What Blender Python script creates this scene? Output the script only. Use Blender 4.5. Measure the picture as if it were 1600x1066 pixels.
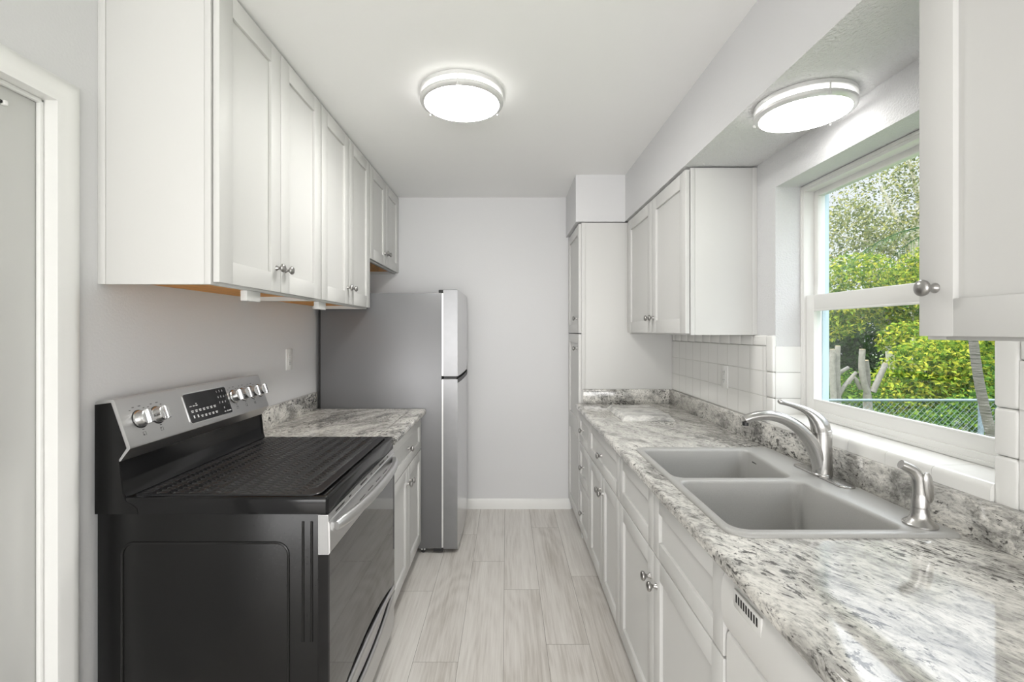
import bpy, bmesh, math, random
from mathutils import Vector, Matrix

scene = bpy.context.scene
for o in list(bpy.data.objects):
    bpy.data.objects.remove(o, do_unlink=True)
COL = scene.collection
PI = math.pi

# ------------------------------------------------------------------ camera
EYE = 1.389
cam_d = bpy.data.cameras.new('camera')
cam_d.sensor_fit = 'HORIZONTAL'
cam_d.sensor_width = 36.0
cam_d.lens = 722.0 / 1600.0 * 36.0
cam_d.shift_x = 8.0 / 1600.0
cam_d.shift_y = -15.0 / 1600.0
cam_d.clip_start = 0.02
cam_d.clip_end = 200
cam = bpy.data.objects.new('camera', cam_d)
cam.location = (0, 0, EYE)
cam.rotation_euler = (PI / 2, 0, 0)
COL.objects.link(cam)
scene.camera = cam

# ------------------------------------------------------------------ world, sun, exposure
LAMP_1 = 42.0        # emission of the two ceiling fixtures
LAMP_2 = 7.5
SKY = 1.0
SKY_HIGH = 6.0
SUN = 3.2
FILL = 285.0         # energy of the fill area light added behind the camera
w = bpy.data.worlds.new('sky')
scene.world = w
w.use_nodes = True
# bright hazy sky: pale at the tree line, much brighter high up where the sun stands
wt = w.node_tree
bg = wt.nodes['Background']
bg.inputs[0].default_value = (0.88, 0.895, 0.95, 1)
g_ = wt.nodes.new('ShaderNodeNewGeometry')
sz = wt.nodes.new('ShaderNodeSeparateXYZ')
wt.links.new(g_.outputs['Incoming'], sz.inputs[0])
mr_w = wt.nodes.new('ShaderNodeMapRange')
mr_w.interpolation_type = 'SMOOTHSTEP'
mr_w.inputs['From Min'].default_value = -0.30
mr_w.inputs['From Max'].default_value = -0.60
mr_w.inputs['To Min'].default_value = SKY
mr_w.inputs['To Max'].default_value = SKY_HIGH
wt.links.new(sz.outputs[2], mr_w.inputs['Value'])
wt.links.new(mr_w.outputs[0], bg.inputs[1])
sun_d = bpy.data.lights.new('sun', 'SUN')
sun_d.energy = SUN
sun_d.angle = math.radians(0.6)
sun_d.color = (1.0, 0.95, 0.84)
sun = bpy.data.objects.new('sun', sun_d)
sun.rotation_euler = Vector((0.62, 0.22, -0.75)).to_track_quat('-Z', 'Y').to_euler()
sun.location = (-6, 0, 9)
COL.objects.link(sun)
ar = bpy.data.lights.new('added_fill_light', 'AREA')  # added fill light out of view, brightens the kitchen from behind
ar.shape = 'RECTANGLE'; ar.size = 6.4; ar.size_y = 2.0
ar.energy = FILL
ar.color = (1.0, 0.99, 0.975)
ao = bpy.data.objects.new('added_fill_light', ar)
ao.location = (-0.04, -5.0, 1.1)
ao.rotation_euler = (PI / 2 + 0.55, 0, 0)
COL.objects.link(ao)
vs = scene.view_settings
vs.view_transform = 'Standard'
vs.look = 'None'
vs.gamma = 1.0
vs.use_curve_mapping = False
vs.exposure = 0.26
scene.cycles.denoising_prefilter = 'ACCURATE'

# ------------------------------------------------------------------ materials
def new_mat(name):
    m = bpy.data.materials.new(name)
    m.use_nodes = True
    nt = m.node_tree
    b = nt.nodes['Principled BSDF']
    return m, nt, b

def N(nt, typ, **kw):
    n = nt.nodes.new(typ)
    for k, v in kw.items():
        if k.startswith('i_'):
            n.inputs[k[2:].replace('_', ' ')].default_value = v
        else:
            setattr(n, k, v)
    return n

def mat(name, col, rough=0.5, metal=0.0, spec=0.5, bump=0.0, bscale=60.0, bdetail=4.0, coat=0.0, bdist=0.002, stretch=None, vary=0.0):
    m, nt, b = new_mat(name)
    b.inputs['Base Color'].default_value = (*col, 1)
    b.inputs['Roughness'].default_value = rough
    b.inputs['Metallic'].default_value = metal
    b.inputs['Specular IOR Level'].default_value = spec
    b.inputs['Coat Weight'].default_value = coat
    b.inputs['Coat Roughness'].default_value = 0.05
    if bump or vary:
        tc = N(nt, 'ShaderNodeTexCoord')
        mp = N(nt, 'ShaderNodeMapping')
        if stretch:
            mp.inputs['Scale'].default_value = stretch
        nt.links.new(tc.outputs['Object'], mp.inputs['Vector'])
        nz = N(nt, 'ShaderNodeTexNoise')
        nz.inputs['Scale'].default_value = bscale
        nz.inputs['Detail'].default_value = bdetail
        nt.links.new(mp.outputs['Vector'], nz.inputs['Vector'])
        if bump:
            bp = N(nt, 'ShaderNodeBump')
            bp.inputs['Strength'].default_value = bump
            bp.inputs['Distance'].default_value = bdist
            nt.links.new(nz.outputs['Fac'], bp.inputs['Height'])
            nt.links.new(bp.outputs['Normal'], b.inputs['Normal'])
        if vary:
            cr = N(nt, 'ShaderNodeValToRGB')
            e = cr.color_ramp.elements
            e[0].position, e[1].position = 0.3, 0.7
            e[0].color = (*[c * (1 - vary) for c in col], 1)
            e[1].color = (*[min(1, c * (1 + vary)) for c in col], 1)
            nt.links.new(nz.outputs['Fac'], cr.inputs['Fac'])
            nt.links.new(cr.outputs['Color'], b.inputs['Base Color'])
    return m

def granite(name, ang, calm=False, light=1.0, flecks=0.0):
    m, nt, b = new_mat(name)
    L = nt.links.new
    tc = N(nt, 'ShaderNodeTexCoord')
    r = N(nt, 'ShaderNodeMapping')
    r.inputs['Rotation'].default_value = (0, 0, ang)
    L(tc.outputs['Object'], r.inputs['Vector'])
    # gentle wander so the streaks are not ruler straight
    nw = N(nt, 'ShaderNodeTexNoise', i_Scale=4.0, i_Detail=3.0)
    L(r.outputs['Vector'], nw.inputs['Vector'])
    sub = N(nt, 'ShaderNodeVectorMath', operation='SUBTRACT')
    L(nw.outputs['Color'], sub.inputs[0]); sub.inputs[1].default_value = (0.5, 0.5, 0.5)
    scl = N(nt, 'ShaderNodeVectorMath', operation='SCALE'); scl.inputs['Scale'].default_value = 0.13
    L(sub.outputs[0], scl.inputs[0])
    add = N(nt, 'ShaderNodeVectorMath', operation='ADD')
    L(r.outputs['Vector'], add.inputs[0]); L(scl.outputs[0], add.inputs[1])
    def noise(sc, seed, det, rough):
        mp = N(nt, 'ShaderNodeMapping')
        mp.inputs['Scale'].default_value = sc
        mp.inputs['Location'].default_value = (seed, seed * 1.7, seed * 0.3)
        L(add.outputs[0], mp.inputs['Vector'])
        n = N(nt, 'ShaderNodeTexNoise', i_Scale=1.0, i_Detail=det, i_Roughness=rough)
        L(mp.outputs[0], n.inputs['Vector'])
        return n.outputs['Fac']
    def ramp(fac, *st):
        c = N(nt, 'ShaderNodeValToRGB')
        e = c.color_ramp.elements
        e[0].position, e[0].color = st[0][0], (*st[0][1], 1)
        e[1].position, e[1].color = st[-1][0], (*st[-1][1], 1)
        for p, q in st[1:-1]:
            x = c.color_ramp.elements.new(p); x.color = (*q, 1)
        L(fac, c.inputs['Fac'])
        return c.outputs[0]
    def g(v): return (v, v * 0.99, v * 0.965)
    broad = ramp(noise((17, 6.0, 19), 3.1, 7.0, 0.74), (0.30, g(0.22 * light)), (0.41, g(0.42 * light)), (0.485, g(0.66 * light)), (0.58, g(min(0.88, 0.80 * light))))
    grain = ramp(noise((130, 48, 140), 7.7, 5.0, 0.74), (0.35, g(0.30)), (0.49, g(0.86)), (0.56, g(1.0)))
    mx = N(nt, 'ShaderNodeMix', data_type='RGBA', blend_type='MULTIPLY')
    mx.inputs[0].default_value = 0.35 if calm else 0.8
    L(broad, mx.inputs[6]); L(grain, mx.inputs[7])
    vein = ramp(noise((9, 1.9, 10), 9.1, 5.0, 0.66), (0.36, g(0.45)), (0.45, g(0.80)), (0.52, g(1.0)))
    mv = N(nt, 'ShaderNodeMix', data_type='RGBA', blend_type='MULTIPLY')
    mv.inputs[0].default_value = 0.3 if calm else 0.85
    L(mx.outputs[2], mv.inputs[6]); L(vein, mv.inputs[7])
    # dark flecks and thin veins gathered in patches
    patch = noise((6, 1.8, 7), 5.3, 3.0, 0.5)
    ma = N(nt, 'ShaderNodeMath', operation='MULTIPLY_ADD')
    L(patch, ma.inputs[0]); ma.inputs[1].default_value = 0.5
    L(noise((95, 33, 100), 1.3, 5.0, 0.66), ma.inputs[2])
    dark = ramp(ma.outputs[0], (0.825 - flecks if not calm else 0.93, (0, 0, 0)), (0.875 - flecks if not calm else 0.98, (0.9, 0.9, 0.9)))
    mx2 = N(nt, 'ShaderNodeMix', data_type='RGBA', blend_type='MIX')
    L(dark, mx2.inputs[0]); L(mv.outputs[2], mx2.inputs[6])
    mx2.inputs[7].default_value = (0.05, 0.048, 0.045, 1)
    L(mx2.outputs[2], b.inputs['Base Color'])
    b.inputs['Roughness'].default_value = 0.07
    b.inputs['Specular IOR Level'].default_value = 0.7
    return m

def floor_mat():
    m, nt, b = new_mat('vinyl_planks')
    L = nt.links.new
    tc = N(nt, 'ShaderNodeTexCoord')
    at = N(nt, 'ShaderNodeAttribute', attribute_name='plank')
    off = N(nt, 'ShaderNodeVectorMath', operation='MULTIPLY_ADD')
    L(at.outputs['Color'], off.inputs[0]); off.inputs[1].default_value = (7.0, 19.0, 13.0)
    L(tc.outputs['Object'], off.inputs[2])
    def mp(sc):
        k = N(nt, 'ShaderNodeMapping'); k.inputs['Scale'].default_value = sc
        L(off.outputs[0], k.inputs['Vector']); return k
    # cathedral figure: bands of a stretched noise
    a = mp((5.0, 0.85, 1))
    n1 = N(nt, 'ShaderNodeTexNoise', i_Scale=1.0, i_Detail=1.5, i_Roughness=0.4)
    L(a.outputs[0], n1.inputs['Vector'])
    mu = N(nt, 'ShaderNodeMath', operation='MULTIPLY'); mu.inputs[1].default_value = 75.0
    L(n1.outputs['Fac'], mu.inputs[0])
    sn = N(nt, 'ShaderNodeMath', operation='SINE'); L(mu.outputs[0], sn.inputs[0])
    # pores
    p = mp((110, 4.0, 1))
    n2 = N(nt, 'ShaderNodeTexNoise', i_Scale=1.0, i_Detail=5.0, i_Roughness=0.65)
    L(p.outputs[0], n2.inputs['Vector'])
    q = mp((9, 0.9, 1))
    n3 = N(nt, 'ShaderNodeTexNoise', i_Scale=1.0, i_Detail=3.0)
    L(q.outputs[0], n3.inputs['Vector'])
    s1 = N(nt, 'ShaderNodeMath', operation='MULTIPLY_ADD'); s1.inputs[1].default_value = 0.055
    L(sn.outputs[0], s1.inputs[0]); L(n2.outputs['Fac'], s1.inputs[2])
    s2 = N(nt, 'ShaderNodeMath', operation='MULTIPLY_ADD'); s2.inputs[1].default_value = 0.9
    L(n3.outputs['Fac'], s2.inputs[0]); L(s1.outputs[0], s2.inputs[2])
    sp = N(nt, 'ShaderNodeSeparateColor'); L(at.outputs['Color'], sp.inputs[0])
    s3 = N(nt, 'ShaderNodeMath', operation='MULTIPLY_ADD'); s3.inputs[1].default_value = 0.22
    L(sp.outputs[2], s3.inputs[0]); L(s2.outputs[0], s3.inputs[2])
    cr = N(nt, 'ShaderNodeValToRGB')
    e = cr.color_ramp.elements
    e[0].position = 0.72; e[0].color = (0.50, 0.465, 0.42, 1)
    e[1].position = 1.36; e[1].color = (0.82, 0.80, 0.76, 1)
    x = e.new(1.0) if False else cr.color_ramp.elements.new(0.98); x.color = (0.69, 0.66, 0.62, 1)
    mr = N(nt, 'ShaderNodeMapRange')
    mr.inputs['From Min'].default_value = 0.55; mr.inputs['From Max'].default_value = 1.6
    L(s3.outputs[0], mr.inputs['Value'])
    e[0].position = 0.12
    cr.color_ramp.elements[1].position = 0.46
    cr.color_ramp.elements[2].position = 0.88
    L(mr.outputs[0], cr.inputs['Fac'])
    L(cr.outputs[0], b.inputs['Base Color'])
    b.inputs['Roughness'].default_value = 0.42
    b.inputs['Specular IOR Level'].default_value = 0.4
    bp = N(nt, 'ShaderNodeBump', i_Strength=0.12, i_Distance=0.001)
    L(n2.outputs['Fac'], bp.inputs['Height']); L(bp.outputs[0], b.inputs['Normal'])
    return m

def tile_mat(name='white_glazed_tile'):
    """Square glazed tiles, grout lines from world-aligned object coordinates (y, z), 108 mm pitch."""
    m, nt, b = new_mat(name)
    L = nt.links.new
    tc = N(nt, 'ShaderNodeTexCoord')
    sx = N(nt, 'ShaderNodeSeparateXYZ'); L(tc.outputs['Object'], sx.inputs[0])
    def line(out, off):
        ad = N(nt, 'ShaderNodeMath', operation='ADD'); L(out, ad.inputs[0]); ad.inputs[1].default_value = off
        pp = N(nt, 'ShaderNodeMath', operation='PINGPONG'); L(ad.outputs[0], pp.inputs[0]); pp.inputs[1].default_value = 0.054
        mr = N(nt, 'ShaderNodeMapRange'); mr.interpolation_type = 'SMOOTHSTEP'
        mr.inputs['From Min'].default_value = 0.0006; mr.inputs['From Max'].default_value = 0.0032
        L(pp.outputs[0], mr.inputs['Value'])
        return mr.outputs[0]
    ly = line(sx.outputs[1], -2.0 + 0.108 * 40)
    lz = line(sx.outputs[2], -1.326 + 0.108 * 40)
    mn = N(nt, 'ShaderNodeMath', operation='MINIMUM'); L(ly, mn.inputs[0]); L(lz, mn.inputs[1])
    cr = N(nt, 'ShaderNodeMix', data_type='RGBA')
    cr.inputs[6].default_value = (0.70, 0.69, 0.66, 1)
    cr.inputs[7].default_value = (0.80, 0.795, 0.77, 1)
    L(mn.outputs[0], cr.inputs[0]); L(cr.outputs[2], b.inputs['Base Color'])
    bp = N(nt, 'ShaderNodeBump', i_Strength=0.6, i_Distance=0.002)
    L(mn.outputs[0], bp.inputs['Height']); L(bp.outputs[0], b.inputs['Normal'])
    b.inputs['Roughness'].default_value = 0.12
    return m

def glass_mat():
    m, nt, b = new_mat('window_glass')
    L = nt.links.new
    nt.nodes.remove(b)
    out = nt.nodes['Material Output']
    t = N(nt, 'ShaderNodeBsdfTransparent')
    t.inputs[0].default_value = (0.96, 0.98, 0.98, 1)
    g = N(nt, 'ShaderNodeBsdfGlossy'); g.inputs['Roughness'].default_value = 0.02
    fr = N(nt, 'ShaderNodeLayerWeight'); fr.inputs['Blend'].default_value = 0.12
    mx = N(nt, 'ShaderNodeMixShader')
    mr = N(nt, 'ShaderNodeMapRange'); mr.inputs['To Min'].default_value = 0.015; mr.inputs['To Max'].default_value = 0.5
    L(fr.outputs['Facing'], mr.inputs['Value'])
    L(mr.outputs[0], mx.inputs[0]); L(t.outputs[0], mx.inputs[1]); L(g.outputs[0], mx.inputs[2])
    L(mx.outputs[0], out.inputs['Surface'])
    return m

def emit_mat(name, col, strength):
    m, nt, b = new_mat(name)
    b.inputs['Base Color'].default_value = (0.9, 0.9, 0.9, 1)
    b.inputs['Emission Color'].default_value = (*col, 1)
    b.inputs['Emission Strength'].default_value = strength
    b.inputs['Roughness'].default_value = 0.4
    return m

def leaf_mat(name, cols):
    m, nt, b = new_mat(name)
    L = nt.links.new
    nt.nodes.remove(b)
    out = nt.nodes['Material Output']
    g = N(nt, 'ShaderNodeNewGeometry')
    cr = N(nt, 'ShaderNodeValToRGB')
    e = cr.color_ramp.elements
    n = len(cols)
    e[0].position = 0; e[0].color = (*cols[0], 1)
    e[1].position = 1; e[1].color = (*cols[-1], 1)
    for i in range(1, n - 1):
        q = cr.color_ramp.elements.new(i / (n - 1)); q.color = (*cols[i], 1)
    L(g.outputs['Random Per Island'], cr.inputs['Fac'])
    d = N(nt, 'ShaderNodeBsdfDiffuse'); t = N(nt, 'ShaderNodeBsdfTranslucent')
    L(cr.outputs[0], d.inputs[0]); L(cr.outputs[0], t.inputs[0])
    mx = N(nt, 'ShaderNodeMixShader'); mx.inputs[0].default_value = 0.4
    L(d.outputs[0], mx.inputs[1]); L(t.outputs[0], mx.inputs[2])
    L(mx.outputs[0], out.inputs['Surface'])
    return m

M = {}
M['wall'] = mat('wall_paint', (0.69, 0.69, 0.695), 0.75, bump=0.25, bscale=130, bdist=0.002)
M['rough_wall'] = mat('textured_wall_paint', (0.67, 0.67, 0.675), 0.8, bump=0.85, bscale=150, bdetail=3, bdist=0.0045)
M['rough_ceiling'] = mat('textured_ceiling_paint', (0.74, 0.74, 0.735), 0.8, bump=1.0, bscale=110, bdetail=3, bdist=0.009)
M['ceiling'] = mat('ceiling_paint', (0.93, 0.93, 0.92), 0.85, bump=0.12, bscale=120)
M['trim'] = mat('trim_gloss_white', (0.82, 0.82, 0.80), 0.35, bump=0.05, bscale=30)
M['door'] = mat('door_paint', (0.66, 0.66, 0.64), 0.5, bump=0.08, bscale=40, stretch=(1, 1, 0.1))
M['cab'] = mat('cabinet_white', (0.635, 0.632, 0.615), 0.5, spec=0.35, bump=0.03, bscale=80)
M['orange'] = mat('orange_plywood', (0.78, 0.34, 0.05), 0.5, vary=0.25, bscale=8, stretch=(12, 1, 1))
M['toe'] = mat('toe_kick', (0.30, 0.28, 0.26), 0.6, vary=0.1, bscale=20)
M['nickel'] = mat('satin_nickel', (0.40, 0.39, 0.38), 0.28, metal=1.0, vary=0.08, bscale=40)
M['brushed'] = mat('brushed_nickel', (0.50, 0.49, 0.475), 0.27, metal=1.0, bump=0.06, bscale=60, stretch=(8, 8, 0.4))
M['steel'] = mat('stainless', (0.62, 0.62, 0.62), 0.36, metal=1.0, bump=0.04, bscale=40, stretch=(1, 1, 60), bdist=0.001)
M['cap'] = mat('grey_end_cap', (0.36, 0.36, 0.36), 0.4, metal=0.35, vary=0.03, bscale=20)
M['steel_v'] = mat('stainless_door', (0.62, 0.62, 0.63), 0.26, metal=1.0, bump=0.03, bscale=40, stretch=(30, 30, 0.6), bdist=0.001)
M['fridge_side'] = mat('grey_cabinet_paint', (0.17, 0.17, 0.175), 0.36, metal=0.25, bump=0.04, bscale=150)
M['door_side'] = mat('grey_door_edge', (0.24, 0.24, 0.245), 0.3, metal=0.5, vary=0.03, bscale=20)
M['black'] = mat('black_enamel', (0.005, 0.005, 0.0055), 0.12, spec=0.35, bump=0.02, bscale=8, bdist=0.004)
M['black_side'] = mat('black_side_panel', (0.006, 0.006, 0.006), 0.24, spec=0.28, bump=0.10, bscale=170, bdist=0.001, vary=0.35)
M['black_glass'] = mat('black_glass', (0.006, 0.006, 0.007), 0.035, spec=0.6, vary=0.02, coat=0.3)
M['rubber'] = mat('black_rubber', (0.012, 0.012, 0.012), 0.5, bump=0.05, bscale=60)
M['display'] = mat('display_black', (0.012, 0.012, 0.013), 0.10, vary=0.05)
M['legend'] = mat('legend_white', (0.75, 0.75, 0.75), 0.6, vary=0.03)
M['ink'] = mat('legend_grey', (0.10, 0.10, 0.10), 0.6, vary=0.03)
M['knob_metal'] = mat('knob_metal', (0.70, 0.70, 0.70), 0.22, metal=1.0, bump=0.05, bscale=30, stretch=(1, 1, 40), bdist=0.001)
M['sink'] = mat('grey_composite', (0.39, 0.385, 0.37), 0.36, bump=0.06, bscale=400, bdist=0.001, vary=0.05)
M['plastic'] = mat('white_plastic', (0.80, 0.80, 0.78), 0.35, bump=0.02, bscale=50)
M['dw'] = mat('dishwasher_white', (0.70, 0.695, 0.675), 0.32, bump=0.02, bscale=50)
M['ring'] = mat('satin_ring', (0.72, 0.72, 0.71), 0.35, metal=0.35, vary=0.03, bscale=30)
M['vinyl'] = mat('white_vinyl', (0.78, 0.775, 0.75), 0.35, bump=0.02, bscale=40)
M['blue'] = mat('pale_blue_stucco', (0.50, 0.62, 0.69), 0.8, bump=0.5, bscale=60)
M['granite_R'] = granite('granite_grey', math.radians(-26))
M['granite_L'] = granite('granite_white', math.radians(26), light=1.12)
M['granite_board'] = granite('granite_board_grey', math.radians(80), calm=True, light=1.05)
M['floor'] = floor_mat()
M['gap'] = mat('plank_gap', (0.26, 0.235, 0.205), 0.7, vary=0.05)
M['tile'] = tile_mat()
M['tile_plain'] = mat('white_glaze', (0.80, 0.795, 0.77), 0.12, bump=0.03, bscale=12)
M['mat'] = mat('black_silicone', (0.014, 0.014, 0.015), 0.28, bump=0.05, bscale=200, bdist=0.0005)
M['glass'] = glass_mat()
M['glow1'] = emit_mat('lit_diffuser', (1.0, 0.985, 0.955), LAMP_1)
M['glow2'] = emit_mat('lit_diffuser_small', (1.0, 0.985, 0.96), LAMP_2)
M['band1'] = emit_mat('lit_band', (1.0, 0.985, 0.955), 5.0)
M['band2'] = emit_mat('lit_band_small', (1.0, 0.985, 0.96), 3.5)
M['bark'] = mat('bark', (0.30, 0.25, 0.19), 0.9, bump=0.8, bscale=25, stretch=(1, 1, 0.25), bdist=0.02, vary=0.3)
M['pale_bark'] = mat('pale_bark', (0.62, 0.58, 0.50), 0.9, bump=0.6, bscale=20, bdist=0.02, vary=0.25)
M['palm_bark'] = mat('palm_bark', (0.12, 0.11, 0.10), 0.9, bump=0.9, bscale=14, stretch=(0.4, 0.4, 4), bdist=0.02, vary=0.3)
M['cactus'] = mat('grey_stem', (0.19, 0.18, 0.155), 0.8, bump=0.5, bscale=22, bdist=0.02, vary=0.2)
M['cut'] = mat('cut_end', (0.42, 0.33, 0.19), 0.8, vary=0.1)
M['wire'] = mat('galvanised', (0.17, 0.22, 0.26), 0.5, metal=0.2, vary=0.1)
M['ground'] = mat('grass_ground', (0.10, 0.16, 0.04), 0.95, bump=0.8, bscale=18, bdist=0.05, vary=0.5)
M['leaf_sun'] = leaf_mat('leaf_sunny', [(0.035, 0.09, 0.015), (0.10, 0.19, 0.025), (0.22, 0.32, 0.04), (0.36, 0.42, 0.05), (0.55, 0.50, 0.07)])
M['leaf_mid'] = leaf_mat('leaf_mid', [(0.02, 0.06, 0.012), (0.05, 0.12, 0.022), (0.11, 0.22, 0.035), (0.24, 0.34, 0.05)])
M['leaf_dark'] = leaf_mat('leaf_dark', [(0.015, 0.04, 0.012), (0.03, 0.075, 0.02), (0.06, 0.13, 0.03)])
M['leaf_olive'] = leaf_mat('leaf_olive', [(0.06, 0.09, 0.035), (0.15, 0.19, 0.075), (0.28, 0.31, 0.13), (0.45, 0.42, 0.14)])
M['frond'] = leaf_mat('frond', [(0.03, 0.08, 0.03), (0.07, 0.15, 0.05), (0.12, 0.22, 0.06)])

# ------------------------------------------------------------------ mesh helpers
class MB:
    def __init__(s):
        s.bm = bmesh.new()
    def box(s, x0, x1, y0, y1, z0, z1, bev=0.0, seg=2):
        x0, x1 = min(x0, x1), max(x0, x1)
        y0, y1 = min(y0, y1), max(y0, y1)
        z0, z1 = min(z0, z1), max(z0, z1)
        r = bmesh.ops.create_cube(s.bm, size=1.0, matrix=Matrix.Translation(((x0 + x1) / 2, (y0 + y1) / 2, (z0 + z1) / 2)) @ Matrix.Diagonal((x1 - x0, y1 - y0, z1 - z0, 1)))
        if bev > 0:
            bev = min(bev, 0.45 * min(x1 - x0, y1 - y0, z1 - z0))
            es = list({e for v in r['verts'] for e in v.link_edges})
            bmesh.ops.bevel(s.bm, geom=es, offset=bev, segments=seg, affect='EDGES', profile=0.5, clamp_overlap=True)
        return s
    def loops(s, rings, cap0=True, cap1=True, closed=True):
        """rings: list of equal-length lists of points, bridged in order."""
        vr = [[s.bm.verts.new(p) for p in ring] for ring in rings]
        n = len(vr[0])
        for a, b in zip(vr[:-1], vr[1:]):
            for i in range(n if closed else n - 1):
                j = (i + 1) % n
                try:
                    s.bm.faces.new((a[i], a[j], b[j], b[i]))
                except ValueError:
                    pass
        if closed and cap0 and n > 2:
            s.bm.faces.new(list(reversed(vr[0])))
        if closed and cap1 and n > 2:
            s.bm.faces.new(vr[-1])
        return vr
    def prism(s, pts, axis, a, b):
        """pts: 2-D outline extruded along axis ('x': pts=(y,z); 'y': pts=(x,z); 'z': pts=(x,y))."""
        def P(p, t):
            return {'x': (t, p[0], p[1]), 'y': (p[0], t, p[1]), 'z': (p[0], p[1], t)}[axis]
        s.loops([[P(p, a) for p in pts], [P(p, b) for p in pts]])
        return s
    def lathe(s, prof, origin=(0, 0, 0), axis=(0, 0, 1), n=32):
        """prof: list of (r, h) along axis."""
        ax = Vector(axis).normalized()
        q = Vector((0, 0, 1)).rotation_difference(ax)
        o = Vector(origin)
        rings = []
        for r, h in prof:
            rings.append([o + q @ Vector((max(r, 1e-5) * math.cos(2 * PI * i / n), max(r, 1e-5) * math.sin(2 * PI * i / n), h)) for i in range(n)])
        s.loops(rings, prof[0][0] > 1e-4, prof[-1][0] > 1e-4)
        return s
    def tube(s, path, rad, n=10, flat=1.0, up=None, cap=True):
        """tube along path; rad scalar or list; flat scales the second cross axis."""
        P = [Vector(p) for p in path]
        if not isinstance(rad, (list, tuple)):
            rad = [rad] * len(P)
        rings = []
        ref = None
        for i, p in enumerate(P):
            if i == 0:
                t = P[1] - P[0]
            elif i == len(P) - 1:
                t = P[-1] - P[-2]
            else:
                t = (P[i + 1] - P[i]).normalized() + (P[i] - P[i - 1]).normalized()
            t.normalize()
            if ref is None:
                ref = Vector(up) if up else (Vector((0, 0, 1)) if abs(t.z) < 0.9 else Vector((0, 1, 0)))
            u = (ref - t * ref.dot(t))
            if u.length < 1e-6:
                u = t.orthogonal()
            u.normalize()
            v = t.cross(u)
            ref = u
            rings.append([p + (u * math.cos(2 * PI * k / n) + v * math.sin(2 * PI * k / n) * flat) * rad[i] for k in range(n)])
        s.loops(rings, cap, cap)
        return s
    def build(s, name, m, parent=None, loc=None, smooth=True, angle=35):
        me = bpy.data.meshes.new(name)
        bmesh.ops.recalc_face_normals(s.bm, faces=s.bm.faces[:])
        org = Vector((0, 0, 0))
        if loc is not None:
            org = Vector(loc)
        elif parent is not None:
            org = ORG[parent]
        if loc is None or parent is None:
            pass
        bmesh.ops.translate(s.bm, verts=s.bm.verts[:], vec=-org)
        s.bm.to_mesh(me); s.bm.free()
        for mm in (m if isinstance(m, (list, tuple)) else [m]):
            me.materials.append(mm)
        o = bpy.data.objects.new(name, me)
        COL.objects.link(o)
        o.location = org
        ORG[o] = org
        if parent is not None:
            o.parent = parent
            o.location = org - ORG[parent]
        if smooth:
            for p in me.polygons:
                p.use_smooth = True
            me.set_sharp_from_angle(angle=math.radians(angle))
        return o

ORG = {}

def tag(o, label=None, cat=None, group=None, kind=None):
    if label: o['label'] = label
    if cat: o['category'] = cat
    if group: o['group'] = group
    if kind: o['kind'] = kind
    return o

def thing(name, loc, label=None, cat=None, group=None, kind=None):
    o = bpy.data.objects.new(name, None)
    o.empty_display_size = 0.1
    o.location = loc
    COL.objects.link(o)
    ORG[o] = Vector(loc)
    return tag(o, label, cat, group, kind)

def rounded(pts, radii, inset=0.0, seg=6):
    """Rounded convex polygon (CCW), inset by `inset` (negative grows)."""
    n = len(pts)
    P = [Vector(p) for p in pts]
    lines = []
    for i in range(n):
        a, b = P[i], P[(i + 1) % n]
        d = (b - a).normalized()
        nrm = Vector((-d.y, d.x))
        lines.append((a + nrm * inset, d))
    V = []
    for i in range(n):
        (p, d), (q, e) = lines[i - 1], lines[i]
        den = d.x * e.y - d.y * e.x
        if abs(den) < 1e-6:
            V.append(q); continue
        t = ((q.x - p.x) * e.y - (q.y - p.y) * e.x) / den
        V.append(p + d * t)
    out = []
    for i in range(n):
        r = max(0.002, radii[i] - inset)
        a, b, c = V[i - 1], V[i], V[(i + 1) % n]
        u, v = (a - b).normalized(), (c - b).normalized()
        ang = u.angle(v)
        if ang > PI - 0.02:
            out += [b.copy() for _ in range(seg + 1)]
            # keep the count equal with tiny spread
            for k in range(seg + 1):
                out[-seg - 1 + k] = b + u * (0.004 * (1 - 2 * k / seg)) if k < seg / 2 else b + v * (0.004 * (2 * k / seg - 1))
            continue
        t = r / math.tan(ang / 2)
        ctr = b + (u + v).normalized() * (r / math.sin(ang / 2))
        p0, p1 = b + u * t, b + v * t
        a0 = math.atan2(p0.y - ctr.y, p0.x - ctr.x)
        a1 = math.atan2(p1.y - ctr.y, p1.x - ctr.x)
        da = (a1 - a0 + PI) % (2 * PI) - PI
        for k in range(seg + 1):
            th = a0 + da * k / seg
            out.append(Vector((ctr.x + r * math.cos(th), ctr.y + r * math.sin(th))))
    return out

# ------------------------------------------------------------------ the room
XL, XR, XG = -1.20, 1.12, 1.33        # left wall, right wall, outside of right wall
YF, YB, YK = 3.623, -5.2, -0.55
XA, XZ = -3.6, 3.6                     # side walls of the unseen room added behind the camera                   # far wall, open end of the room behind the camera
ZC, ZS = 2.44, 2.13                    # ceiling, soffit underside

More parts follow.
